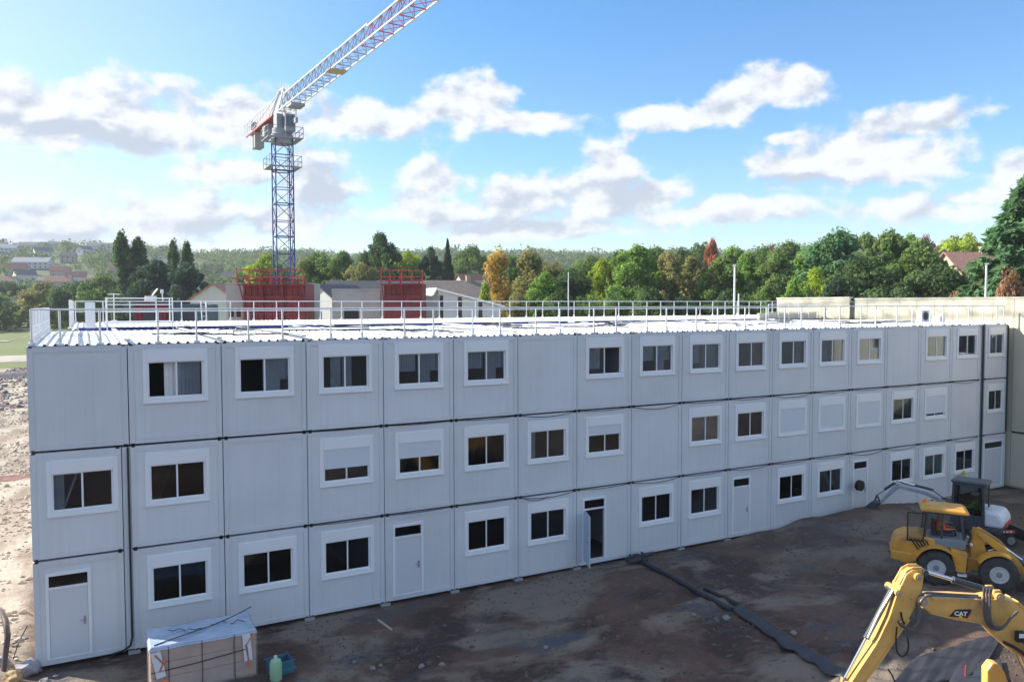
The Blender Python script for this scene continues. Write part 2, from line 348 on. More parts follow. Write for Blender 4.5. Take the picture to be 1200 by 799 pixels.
# ------------------------------------------------------------------ materials
def panelmat(name,c):
    m=mat(name,c,.42,bump=.0015,bscale=2.5); nt=m.node_tree; p=nt.nodes['Principled BSDF']; L=nt.links.new; tc=N(nt,'ShaderNodeTexCoord')
    def nz(sc,det):
        mp=N(nt,'ShaderNodeMapping'); mp.inputs['Scale'].default_value=sc; L(tc.outputs['Object'],mp.inputs[0]); n=N(nt,'ShaderNodeTexNoise'); n.inputs['Scale'].default_value=1; n.inputs['Detail'].default_value=det; L(mp.outputs[0],n.inputs['Vector']); return n.outputs['Fac']
    def mr(v,a,b,t0,t1):
        r=N(nt,'ShaderNodeMapRange'); L(v,r.inputs[0]); r.inputs[1].default_value=a; r.inputs[2].default_value=b; r.inputs[3].default_value=t0; r.inputs[4].default_value=t1; return r.outputs[0]
    oi=N(nt,'ShaderNodeObjectInfo')
    a=mr(nz((9,1,.35),5),.35,.75,1.01,.965)      # rain streaks
    b=mr(nz((.5,1,.6),3),.3,.7,.95,1.05)        # soft large stains
    d=mr(oi.outputs['Random'],0,1,.965,1.03)    # each module a little different
    e=mr(nz((14,14,14),6),.62,.8,1.0,.92)       # scuffs
    v=math_(nt,'MULTIPLY',math_(nt,'MULTIPLY',a,b),math_(nt,'MULTIPLY',d,e))
    cc=N(nt,'ShaderNodeVectorMath',operation='SCALE'); cc.inputs[0].default_value=c; L(v,cc.inputs['Scale']); L(cc.outputs[0],p.inputs['Base Color']); return m
M_panel=panelmat('module_panel',(.745,.75,.76))
M_panel_door=mat('door_panel',(.71,.715,.735),.4,var=.02,scale=.5)
M_frame=panelmat('module_frame',(.71,.72,.735))
M_white=mat('white_pvc',(.90,.90,.90),.35)
M_shut=mat('roller_shutter',(.74,.76,.80),.45)
M_dark=mat('dark_gap',(.025,.027,.03),.8)
M_black=mat('black_plastic',(.018,.018,.02),.5)
M_int=mat('room_lining',(.55,.56,.57),.8); M_floor=mat('room_floor',(.10,.10,.105),.6)
M_curtain=mat('window_curtain',(.80,.78,.78),.9,var=.12,scale=3); M_gold=mat('orange_curtain',(.62,.38,.16),.9,var=.1,scale=3)
M_glass=glass('pane_glass',(.72,.76,.80)); M_glassd=glass('pane_glass_tinted',(.36,.39,.43))
M_roof=mat('white_roof_sheet',(.64,.66,.68),.45,c2=(.46,.47,.48),scale=.9,detail=9,contrast=(.36,.52))
M_galv=mat('galvanised_steel',(.82,.82,.82),.45,metal=.1,var=.06,scale=3)
M_beige=mat('beige_cladding',(.58,.54,.41),.6,var=.06,scale=.4)
M_concrete=mat('grey_concrete',(.36,.36,.35),.85,var=.14,scale=.6,bump=.01,bscale=4)
M_red=mat('red_formwork',(.17,.024,.028),.55,var=.25,scale=1.2)
M_redb=mat('bright_red_paint',(.40,.055,.05),.5,var=.15,scale=2)
M_darkred=mat('dark_red_paint',(.17,.028,.03),.6,var=.2,scale=1)
M_blue=mat('blue_paint',(.028,.045,.19),.5,var=.15,scale=1)
def machine(name,c,c2):
    m=mat(name,c,.42,c2=c2,scale=2.2,detail=10,contrast=(.36,.54),bump=.002,bscale=7); nt=m.node_tree; p=nt.nodes['Principled BSDF']; L=nt.links.new
    src=p.inputs['Base Color'].links[0].from_socket; tc=N(nt,'ShaderNodeTexCoord')
    def layer(src,scale,a,b,colr,amt,det=9):
        n=N(nt,'ShaderNodeTexNoise'); n.inputs['Scale'].default_value=scale; n.inputs['Detail'].default_value=det; n.inputs['Roughness'].default_value=.65; L(tc.outputs['Object'],n.inputs['Vector'])
        r=N(nt,'ShaderNodeMapRange'); L(n.outputs['Fac'],r.inputs[0]); r.inputs[1].default_value=a; r.inputs[2].default_value=b; r.inputs[4].default_value=amt
        x=N(nt,'ShaderNodeMix',data_type='RGBA'); L(r.outputs[0],x.inputs[0]); L(src,x.inputs[6]); x.inputs[7].default_value=colr+(1,); return x.outputs[2],r.outputs[0]
    c_,m1=layer(src,1.7,.54,.70,(.20,.15,.11),.65)      # dried mud
    c_,m2=layer(c_,9,.62,.72,(.12,.09,.07),.7)          # chips and grease
    L(c_,p.inputs['Base Color']); L(math_(nt,'MULTIPLY_ADD',math_(nt,'MAXIMUM',m1,m2),.5,.38),p.inputs['Roughness']); return m
M_yellow=machine('yellow_machine_paint',(.80,.47,.13),(.70,.40,.11)); M_orange=machine('loader_yellow_paint',(.76,.38,.055),(.66,.32,.055))
M_steel=mat('steel',(.45,.45,.46),.35,metal=.8,var=.1,scale=4); M_chrome=mat('chrome_rod',(.85,.85,.87),.15,metal=1)
M_char=mat('charcoal_paint',(.055,.065,.075),.45,var=.1,scale=3); M_grey=mat('grey_paint',(.22,.25,.28),.5,var=.1,scale=2)
M_tyre=mat('tyre_rubber',(.055,.05,.047),.85,var=.3,scale=5,bump=.01,bscale=20); M_rim=mat('wheel_rim',(.55,.55,.53),.5,var=.2,scale=5)
M_mwhite=mat('white_machine_paint',(.78,.79,.80),.4,var=.05,scale=3); M_mred=mat('red_machine_paint',(.60,.07,.04),.4)
# ------------------------------------------------------------------ the modular building
W=2.44; H=2.888; DOORA=-112
Xj=[0.07]+[i*W for i in range(1,17)]+[41.32]
bld=empty('modular_building',(0,0,0),label='long pale grey three-storey building of stacked site modules with a white roof',cat='building')
def module(c,l):
    x0=Xj[c]; x1=Xj[c+1] if c<17 else 43.72
    if c==17: x0=41.74
    if c==0 and l<2: x1-=.20
    g=.012; x0+=g; x1-=g; z0=l*H+(.06 if l==0 else .03); z1=(l+1)*H-.03
    if l==2: z1=3*H-.117
    hole=WIN.get((c,l)); mb=MB(); D=2.4
    fr=.14
    # perimeter frame, proud of the panel
    mb.box(x0,x0+fr,0,.18,z0,z1); mb.box(x1-fr,x1,0,.18,z0,z1); mb.box(x0+fr,x1-fr,.004,.18,z0,z0+.13); mb.box(x0+fr,x1-fr,.004,.18,z1-.16,z1)
    px0,px1,pz0,pz1=x0+fr,x1-fr,z0+.13,z1-.16; y0,y1=.022,.10
    if hole:
        a,b,e,h=hole['rect']
        mb.box(px0,a,y0,y1,pz0,pz1,1); mb.box(b,px1,y0,y1,pz0,pz1,1)
        if e>pz0+.01: mb.box(a,b,y0,y1,pz0,e,1)
        if h<pz1-.01: mb.box(a,b,y0,y1,h,pz1,1)
    else:
        mb.box(px0,px1,y0,y1,pz0,pz1,1)
    # panel seams
    n=2
    for k in range(1,n+1):
        xx=px0+(px1-px0)*k/(n+1)
        if hole and hole['rect'][0]-.05<xx<hole['rect'][1]+.05: continue
        mb.box(xx-.006,xx+.006,y0-.003,y0,pz0,pz1,0)
    # dark corner castings with lifting holes
    cb=mb
    for xx in (x0+.005,x1-.155):
        for zz in (z0-.012,z1-.09):
            if (l==0 and zz<1) or True:
                cb.box(xx+.03,xx+.12,-.006,.1,zz+(.0 if zz<z0+.1 else .06),zz+(.035 if zz<z0+.1 else .10),2)
    o=mb.build('wall_module',[M_frame,M_panel,M_dark],bld,bevel=.006)
    return o
WIN={}
def wrect(c,l,x0=.42,x1=2.02):
    b=Xj[c] if c<17 else 41.74; 
    if c==17: x0,x1=.32,1.66
    return (b+x0,b+x1,l*H+1.20,l*H+2.575)
def drect(c,x0,x1): 
    b=Xj[c] if c<17 else 41.74
    return (b+x0,b+x1,.19,2.50)
style={2:{1:'lc',2:'l',3:'cmix',4:'c2',5:'c2',7:'r',8:'c2',9:'lc2',10:'gold',11:'c',12:'c',13:'d',15:'c',16:'gc',17:'r2'},
       1:{0:'s.25',1:'s.25',3:'s.6',4:'s.5',5:'s.2',6:'s.2',7:'s.35',9:'s.25',10:'s.3',11:'s1',12:'s1',13:'s1',14:'s.2',15:'s.85',17:'s.2'},
       0:{1:'s.2',2:'s.2',3:'s.2',5:'s.2',6:'s.3',8:'s.2o',9:'s.2',11:'s.2',12:'s.2',14:'s.2',15:'s.2',16:'s.2'}}
for l,dct in style.items():
    for c,s_ in dct.items(): WIN[(c,l)]={'rect':wrect(c,l),'kind':'w','style':s_}
WIN[(0,0)]={'rect':drect(0,.30,1.33),'kind':'d'}
WIN[(4,0)]={'rect':drect(4,.28,1.30),'kind':'d'}
WIN[(7,0)]={'rect':drect(7,.27,1.27),'kind':'open'}
WIN[(10,0)]={'rect':drect(10,.26,1.24),'kind':'d'}
WIN[(13,0)]={'rect':drect(13,.24,1.22),'kind':'d'}
WIN[(17,0)]={'rect':(41.84,43.48,.19,2.55),'kind':'dd'}
rw=random.Random(11)
def window(c,l):
    h=WIN[(c,l)]; a,b,e,t=h['rect']; st=h['style']; fw=.07
    box=.30                                   # shutter box
    mb=MB(); y=-.02
    fo=.045
    mb.box(a-fo,a+fw,y,.09,e-fo,t+fo); mb.box(b-fw,b+fo,y,.09,e-fo,t+fo); mb.box(a+fw,b-fw,y,.09,e-fo,e+fw); mb.box(a+fw,b-fw,y-.012,.09,t-box,t+fo)
    mb.box(a-fo-.02,b+fo+.02,y-.03,y,e-fo-.03,e-fo)
    o=mb.build('window',M_white,bld,bevel=.006)
    ia,ib,ie,it=a+fw,b-fw,e+fw,t-box
    m=(ia+ib)/2+rw.uniform(-.02,.02)
    # sashes
    sm=MB(); s=.045
    for (p,q,yy) in ((ia,m+.02,.018),(m-.02,ib,.046)):
        sm.box(p,p+s,yy,yy+.024,ie,it); sm.box(q-s,q,yy,yy+.024,ie,it); sm.box(p+s,q-s,yy,yy+.024,ie,ie+s); sm.box(p+s,q-s,yy,yy+.024,it-s*.6,it)
    sm.build('sash',M_white,o)
    closed=0
    if st.startswith('s'): closed=float(st[1:].rstrip('o')); closed=(0 if closed<=.3 else closed)
    if closed>0:
        z1=it; z0=it-(it-ie)*min(1,closed); sh=MB(); n=max(2,int((z1-z0)/.045))
        for k in range(n):
            za=z0+(z1-z0)*k/n; zb=z0+(z1-z0)*(k+1)/n
            yy=-.004
            sh.box(ia,ib,yy,.012,za+.004,zb-.003); 
        sh.box(ia,ib,.001,.010,z0,z1)
        sh.build('roller_shutter',M_shut,o)
    dk=l<2
    g=MB(); g.box(ia+s,m+.02-s,.026,.032,ie+s,it-s*.6); 
    gm=M_glassd if dk and c%3 else M_glass
    if st not in('l','lc') : g.build('pane',gm,o)
    g=MB(); g.box(m-.02+s,ib-s,.054,.060,ie+s,it-s*.6)
    if st not in('r',) : g.build('pane',gm,o)
    # things behind the glass
    cu=MB(); w=ib-ia; yy=.16
    def cur(p,q,z0=ie,z1=it,n=9):
        xs=np.linspace(ia+w*p,ia+w*q,n*2+1)
        vs=[];fs=[]
        for i,x in enumerate(xs):
            off=.02*(i%2); vs+=[(x,yy+off,z0),(x,yy+off,z1)]
        for i in range(len(xs)-1): fs.append((2*i,2*i+2,2*i+3,2*i+1))
        cu.add(vs,fs)
    if st=='lc': cur(.30,.95)
    elif st=='l': cur(.48,.82); cur(.82,.98,ie+.35,it,3)
    elif st=='cmix': cur(.2,.42); cur(.45,.66)
    elif st=='c2': cur(.0,.45,ie+.42,it); cur(.5,.80); cur(.8,1,ie+.42,it,3)
    elif st=='r': cur(.02,.42,ie+.2,it)
    elif st=='lc2': cur(.02,.35,ie+.25,it); cur(.5,.96)
    elif st=='gold': cur(.5,.92)
    elif st=='c': cur(.55,.95,ie,it) if c%2 else cur(.05,.4,ie,it)
    elif st=='gc': cur(.05,.4,ie+.4,it)
    elif st=='r2': cur(.05,.45)
    elif rw.random()<.35: cur(.0,.12 if c%2 else .2)
    if cu.v: cu.build('curtain',M_gold if st=='gold' else M_curtain,o)
    if l==1 and c in (0,1,4,5):   # stored boards leaning behind the glass
        bm=MB(); 
        bm.beam((ia+.25,.3,ie),(ia+.62,.42,it),.07,.05); 
        if c==5: bm.beam((ib-.15,.3,ie),(ib-.42,.42,it),.07,.05)
        bm.build('leaning_plank',M_curtain,o)
    # interior box of the room
def room(c,l):
    h=WIN[(c,l)]; x0=Xj[c]+.15 if c<17 else 41.9; x1=(Xj[c+1] if c<17 else 43.7)-.15; z0=l*H+.15; z1=(l+1)*H-.3
    mb=MB(); D=5.6
    mb.add([(x0,.11,z0),(x1,.11,z0),(x1,D,z0),(x0,D,z0),(x0,.11,z1),(x1,.11,z1),(x1,D,z1),(x0,D,z1)],[(0,1,2,3)],1)
    mb.add([(x0,.11,z0),(x1,.11,z0),(x1,D,z0),(x0,D,z0),(x0,.11,z1),(x1,.11,z1),(x1,D,z1),(x0,D,z1)],[(4,5,6,7),(0,3,7,4),(1,2,6,5),(3,2,6,7)],0)
    mb.build('room_interior',[M_int,M_floor],bld,recalc=False)
def door(c):
    h=WIN[(c,0)]; a,b,e,t=h['rect']; k=h['kind']; fw=.06; mb=MB(); y=-.018
    mb.box(a-.02,a+fw,y,.09,e,t+.02); mb.box(b-fw,b+.02,y,.09,e,t+.02); mb.box(a+fw,b-fw,y,.09,t-fw,t+.02); mb.box(a+fw,b-fw,y,.09,t-.42,t-.36); mb.box(a+fw,b-fw,y+.01,.09,e,e+.04)
    fo=mb.build('door_frame',M_white,bld,bevel=.005)
    g=MB(); g.box(a+fw,b-fw,.02,.03,t-.36,t-fw); g.build('transom_pane',M_glassd,fo)
    ia,ib,ie,it=a+fw+.005,b-fw-.005,e+.045,t-.425
    if k=='open':
        # leaf swung outward about its left hinge
        n=empty('d'); bpy.data.objects.remove(n)
        w=ib-ia; an=R(DOORA); d=MB()
        rot=Matrix.Rotation(an,3,'Z')
        d.obox(Vector((ia,-.03,(ie+it)/2))+rot@Vector((w/2,0,0)),(w,.045,it-ie),rot)
        dl=d.build('door',mat('open_door_panel',(.50,.60,.72),.35),bld,bevel=.004)
        q=MB(); q.tube([Vector((ia,-.03,1.15))+rot@Vector((w-.1,-.03,0)),Vector((ia,-.03,1.15))+rot@Vector((w-.1,-.08,0)),Vector((ia,-.03,1.15))+rot@Vector((w-.22,-.08,0))],.012); q.build('handle',M_steel,dl)
        return
    if k=='dd':
        m=(ia+ib)/2
        for p,q in ((ia,m-.006),(m+.006,ib)):
            d=MB(); d.box(p,q,.008,.05,ie,it); d.box(p+.05,q-.05,.004,.008,ie+.1,it-.1); d.build('door',M_panel_door,bld,bevel=.003)
        return
    d=MB(); d.box(ia,ib,.008,.05,ie,it); dl=d.build('door',M_panel_door,bld,bevel=.003)
    q=MB(); q.tube([(ib-.08,.01,1.15),(ib-.08,-.05,1.15),(ib-.20,-.05,1.15)],.012); q.box(ib-.11,ib-.05,.0,.01,1.02,1.24); q.build('handle',M_steel,dl)
for l in range(3):
    for c in range(18):
        module(c,l)
        if (c,l) in WIN:
            if WIN[(c,l)]['kind']=='w': window(c,l)
            else: door(c)
            room(c,l)
# the body behind the wall modules, dark in the joints
mb=MB(); 
for l in range(3): 
    z1=(l+1)*H-(.13 if l==2 else .02)
    for c in range(18):
        x0=Xj[c] if c<17 else 41.5; x1=Xj[c+1] if c<17 else 43.65
        if (c,l) in WIN:
            mb.box(x0+.02,x0+.12,.12,.6,l*H+.05,z1); mb.box(x1-.12,x1-.02,.12,.6,l*H+.05,z1)
            mb.box(x0+.13,x1-.13,.12,.6,(l+1)*H-.28,(l+1)*H-.14); mb.box(x0+.13,x1-.13,.12,.6,l*H+.02,l*H+.13)
        else: mb.box(x0+.02,x1-.02,.12,.6,l*H+.05,z1)
    mb.box(.2,43.6,.19,.5,(l+1)*H-.14,(l+1)*H-.135+.005)
mb.build('joint_backing',M_dark,bld)
mb=MB(); mb.box(2*1.22-.19,2*1.22+.008,.03,.18,.08,2*H-.04); mb.build('filler_strip',M_frame,bld)
mb=MB(); mb.box(41.36,41.48,.03,.18,.08,8.5); mb.box(41.58,41.72,.03,.18,.08,8.5); mb.build('filler_strip',M_frame,bld)
mb=MB(); mb.box(.09,.2,.19,12.2,.05,8.5); mb.box(43.6,43.7,.19,12.2,.05,8.5); mb.box(.2,43.6,12.1,12.2,.05,8.5)
mb.build('end_wall',M_panel,bld)
# levelling pads
for i in range(0,18):
    x=Xj[i] if i<17 else 41.5
    mb=MB(); mb.box(x-.15,x+.15,-.06,.25,-.16,.03); mb.build('levelling_pad',M_concrete,bld)
# corrugated white roofs
def corr_roof(name,x0,x1,y0,y1,z0,z1,parent):
    p=.25; xs=[];zs=[]; x=x0
    while x<x1-.01:
        for dx,dz in ((0,0),(.09,0),(.115,.045),(.165,.045),(.19,0)): xs.append(min(x+dx,x1)); zs.append(dz)
        x+=p
    xs.append(x1); zs.append(0); vs=[];fs=[]; n=len(xs)
    for x,z in zip(xs,zs): vs+=[(x,y0,z0+z),(x,y1,z1+z)]
    for i in range(n-1): fs.append((2*i,2*i+2,2*i+3,2*i+1))
    mb=MB(); mb.add(vs,fs); mb.box(x0,x1,y0,y1,z0-.12,z0-.02)
    return mb.build(name,M_roof,parent,recalc=False)
corr_roof('roof',.1,43.7,.03,6.0,8.56,8.61,bld); corr_roof('roof',.1,43.7,6.25,12.2,8.61,8.56,bld)
mb=MB(); mb.box(.08,43.7,6.0,6.25,8.45,8.55); mb.build('roof_gutter',M_grey,bld)
# drain pipes and sagging cables
mb=MB(); X=2*W/2-.045
mb.tube([(X,.03,2*H-.05),(X,-.03,2*H-.25),(X,-.03,.42),(X-.05,-.03,.2),(X-.22,-.03,.10),(X-.55,-.04,.05)],.028,8); mb.build('drain_pipe',M_black,bld,smooth=True)
for X,zt,zb in ((41.53,8.55,.05),(43.66,8.5,2*H-2.9+.1)):
    mb=MB(); mb.tube([(X,-.03,zt),(X,-.04,zt-.2),(X,-.04,zb)],.04,8); mb.build('drain_pipe',M_black,bld,smooth=True)
for l in (1,2):
    mb=MB()
    for c in range(3,17):
        x0,x1=Xj[c],Xj[c+1]; sag=rw.uniform(.05,.16)*(1 if c>5 else .35)
        mb.tube([(x0+(x1-x0)*t,-.03,l*H-.0-sag*4*t*(1-t)) for t in np.linspace(0,1,9)],.011,5)
    mb.build('festoon_cable',M_black,bld,smooth=True)
mb=MB()
mb.tube([(Xj[6]+.1+1.1*t,-.035,H+.02-.55*t*(1-t)-.12*t) for t in np.linspace(0,1,10)],.010,5)
cb_=mb.build('festoon_cable',M_black,bld,smooth=True)
# rear block of the same building
rb=MB(); rb.box(1.0,54.5,16.2,25.4,0,8.5); rb.box(1.0,43.8,13.4,16.19,0,8.5); rb.build('rear_block',M_panel,bld)
corr_roof('roof',.95,43.85,13.38,25.4,8.60,8.66,bld); corr_roof('roof',43.86,54.55,16.25,25.4,8.61,8.66,bld)
mb=MB(); mb.tube([(1.2,12.9,8.62),(43,12.9,8.62)],.09,8); mb.build('roof_pipe',M_blue,bld,smooth=True)
mb=MB(); mb.box(38.6,43.7,12.3,12.5,8.3,9.05); mb.build('parapet',M_beige,bld)
for i in range(1,17):
    mb=MB(); mb.box(Xj[i]-.07,Xj[i]+.07,.2,12.1,8.66,8.70); mb.build('roof_joint_cap',M_grey if i%3==0 else M_roof,bld)
# loose cables and straps left on the roof
rr=random.Random(4)
for k in range(80):
    mb=MB()
    x=rr.uniform(3,42); y=rr.choice([rr.uniform(.8,5.5),rr.uniform(6.5,12)]); pts=[]
    a=rr.uniform(-.5,.5)
    for i in range(7): pts.append((min(43.4,max(.3,x)),min(12,max(.3,y)),8.715+.01*(i%2))); a+=rr.uniform(-.9,.9); x+=.32*math.cos(a); y+=.32*math.sin(a)
    mb.tube(pts,.024,5); mb.build('roof_cable',M_grey if k%2 else M_dark,bld)
# ------------------------------------------------------------------ roof guardrails
def rail_run(name,posts,z0,top,mids,label,xoff=0):
    root=empty(name,(posts[0][0],posts[0][1],z0),label=label,cat='guardrail',group='guardrails round the flat roof')
    o0=Vector((posts[0][0],posts[0][1],z0))
    proto=MB(); proto.tube([(0,0,0),(0,0,top-z0)],.028,8); proto.box(-.09,.09,-.07,.07,0,.06); proto.box(-.035,.035,-.03,.03,.05,.20)
    me=proto.mesh('post',M_galv)
    for i,(x,y) in enumerate(posts):
        if any(abs(x-a)+abs(y-b)<.05 for a,b in posts[:i]): continue
        o=bpy.data.objects.new('post',me); col.objects.link(o); o.parent=root; o.location=Vector((x,y,z0))-o0
    for z in [top]+mids:
        r=MB(); 
        for (a,b),(c,d) in zip(posts[:-1],posts[1:]): r.tube([Vector((a,b,z))-o0,Vector((c,d,z))-o0],.024,8)
        r.build('rail',M_galv,root,smooth=True)
    return root
pp=[70,117,185,230,291,331,387.5,424,474,508,554,586,628,656,696,722,758,781,816,841,873,898,919.5,939,966,984,1009,1026,1051,1069,1090,1105,1122,1135,1152,1168]
fr=[(at(p,380,y=.12).x,.12) for p in pp]
rail_run('front_guardrail',[(0.2,.12)]+fr+[(43.5,.12)],8.56,9.52,[],'galvanised guardrail along the front edge of the white roof, right above the windows')
rail_run('side_guardrail',[(.2,.2),(.2,.8),(.2,1.9),(.2,2.5),(.2,3.6),(.2,4.2),(.2,5.4),(.2,6.2),(.2,7.4),(.2,8.4),(.2,9.6),(.2,10.8),(.2,12.1)],8.6,9.52,[9.05,8.8],'galvanised guardrail along the left short end of the white roof')
fx=[1.0+1.34*k for k in range(40)]+[54.3]
rail_run('rear_guardrail',[(x,25.2) for x in fx],8.68,9.84,[9.28],'galvanised guardrail along the far edge of the roof, in front of the red formwork')
rail_run('corridor_guardrail',[(39.2+.9*k,12.15) for k in range(6)],8.6,9.6,[9.1],'short galvanised guardrail at the right rear corner of the roof, by the beige wall')
rail_run('stair_guardrail',[(.9,13.5),(.9,17),(.9,21),(.9,25.1)],8.66,9.84,[9.25],'galvanised guardrail on the left end of the rear roof')
# roof access platform near the left rear corner
ra=empty('roof_access_platform',(2.2,12.6,8.6),label='galvanised step-over platform with pale gate panel at the left rear of the roof',cat='platform')
mb=MB(); mb.box(0,2.6,0,1.4,.28,.34)
for x in (.05,2.55):
    for y in (.05,1.35): mb.tube([(x,y,0),(x,y,1.35)],.025)
ra_d=mb.build('deck',M_galv,ra)
mb=MB()
for y in (.05,1.35):
    for z in (.75,1.05,1.32): mb.tube([(.05,y,z),(2.55,y,z)],.02)
mb.build('rail',M_galv,ra)
mb=MB(); mb.box(-.75,-.38,.0,.06,.1,1.15); mb.build('gate_panel',M_mwhite,ra)
mb=MB()
for k in range(4): mb.box(2.6+.22*k,2.8+.22*k,.1,1.3,.28-.08*k,.31-.08*k)
mb.build('step',M_galv,ra)
# rooftop AC unit
ac=empty('air_conditioner',(39.7,2.0,8.62),label='pale square air conditioner with round fan on the right end of the roof',cat='air conditioner')
mb=MB(); mb.box(-.55,.55,-.2,.2,.08,.95); mb.box(-.5,-.4,-.2,.2,0,.08); mb.box(.4,.5,-.2,.2,0,.08); ac.scale=(.72,.72,.72); b_=mb.build('housing',M_mwhite,ac,bevel=.02)
mb=MB(); mb.lathe([(.33,0),(.33,.02),(.27,.025),(.27,0)],lambda x,y,h:(x-.1,-.201-h,y+.52),24); mb.build('fan_ring',M_grey,ac)
mb=MB(); mb.lathe([(.07,0),(.07,.012)],lambda x,y,h:(x-.1,-.202-h,y+.52),12)
for k in range(5):
    a=k*2*math.pi/5; mb.add([(-.1+.05*math.cos(a),-.205,.52+.05*math.sin(a)),(-.1+.26*math.cos(a-.25),-.205,.52+.26*math.sin(a-.25)),(-.1+.26*math.cos(a+.35),-.206,.52+.26*math.sin(a+.35)),(-.1+.06*math.cos(a+.9),-.206,.52+.06*math.sin(a+.9))],[(0,1,2,3)])
mb.build('fan',M_char,ac)
bx=MB(); bx.box(0,.5,0,.4,0,.35); bx.box(.15,.3,-.04,0,.1,.25); bx.box(.25,.45,.05,.35,.35,.5)
o=bx.build('roof_vent_box',M_mwhite,bevel=.02); o.location=(41.3,2.2,8.62); tag(o,'small pale vent box beside the air conditioner on the roof',"vent")
# ------------------------------------------------------------------ beige wing on the right
wg=empty('beige_wing',(44.0,0,0),label='beige clad wing standing at right angles to the grey modules',cat='building')
def wy(y): return y
mb=MB(); y0,y1=-11.0,9.6
wins=[(-3.1,-1.35,1.1,2.5),(-3.1,-1.35,4.0,5.4),(-3.1,-1.35,6.9,8.3),(-8.1,-6.4,1.1,2.5),(-8.1,-6.4,4.0,5.4),(-8.1,-6.4,6.9,8.3)]
mb.box(.12,12,y0,y1,0,9.8); 
mb.box(0,.12,y0,-.12,.1,2.88); mb.box(0,.12,y0,-.12,2.98,9.9)
mb.box(.0,.12,-.10,y1,.1,9.9)
w_=mb.build('wall',M_beige,wg,bevel=.01)
mb=MB(); mb.box(.14,12,10.0,16.0,0,9.8); mb.box(.02,.14,10.0,16.0,.1,9.98); mb.build('wall',M_beige,wg,bevel=.01)
mb=MB(); mb.box(.02,.1,y0,-.12,2.89,2.97); mb.box(.05,.12,9.6,10.0,0,9.7); mb.build('joint_strip',M_dark,wg)
mb=MB(); mb.box(-.03,.3,y0,9.62,9.9,9.98); mb.box(-.03,.3,9.98,16.02,9.98,10.06); mb.build('coping',mat('beige_coping',(.66,.62,.50),.5),wg)
mb=MB()
for k in range(0,40):
    y=y1-.9-k*1.1
    if y>y0+.5: mb.box(-.008,0,y-.012,y+.012,3.0,9.88)
mb.build('cladding_seam',mat('seam',(.46,.42,.32),.6),wg)
for (a,b,z0,z1) in wins:
    m_=MB(); m_.box(-.05,0,a-.06,a+.02,z0-.06,z1+.06); m_.box(-.05,0,b-.02,b+.06,z0-.06,z1+.06); m_.box(-.05,0,a+.02,b-.02,z1-.2,z1+.06); m_.box(-.05,0,a+.02,b-.02,z0-.06,z0+.03); m_.box(-.04,0,(a+b)/2-.03,(a+b)/2+.03,z0+.03,z1-.2)
    o=m_.build('window',M_white,wg); p=MB(); p.box(-.02,-.004,a+.02,b-.02,z0+.03,z1-.2); p.build('pane',mat('dark_pane',(.02,.025,.03),.08),o)
# ------------------------------------------------------------------ vegetation
def quick_mesh(name,v,f,mats,tint=None,smooth=False):
    v=np.asarray(v,np.float32); f=np.asarray(f,np.int32); me=bpy.data.meshes.new(name)
    me.vertices.add(len(v)); me.vertices.foreach_set('co',v.ravel()); k=f.shape[1]
    me.loops.add(f.size); me.loops.foreach_set('vertex_index',f.ravel()); me.polygons.add(len(f))
    me.polygons.foreach_set('loop_start',np.arange(0,f.size,k,dtype=np.int32)); me.polygons.foreach_set('loop_total',np.full(len(f),k,np.int32))
    for m in mats: me.materials.append(m)
    me.update(calc_edges=True)
    if tint is not None:
        a=me.attributes.new('tint','FLOAT','FACE'); a.data.foreach_set('value',np.asarray(tint,np.float32))
    me.validate(); return me
def leaves(P,Nn,s,rs,asp=1.5,droop=0):
    n=len(P); Nn=Nn+rs.normal(0,.55,(n,3)); Nn/=np.linalg.norm(Nn,axis=1)[:,None]+1e-9
    t=rs.normal(0,1,(n,3)); t[:,2]-=droop; t-= (t*Nn).sum(1)[:,None]*Nn; t/=np.linalg.norm(t,axis=1)[:,None]+1e-9
    b=np.cross(Nn,t); s=(s*rs.uniform(.6,1.35,n))[:,None]
    v=np.stack([P-t*s*asp/2,P+b*s/2+Nn*s*.12,P+t*s*asp/2,P-b*s/2+Nn*s*.12],1)
    return v.reshape(-1,3),np.arange(4*n).reshape(n,4)
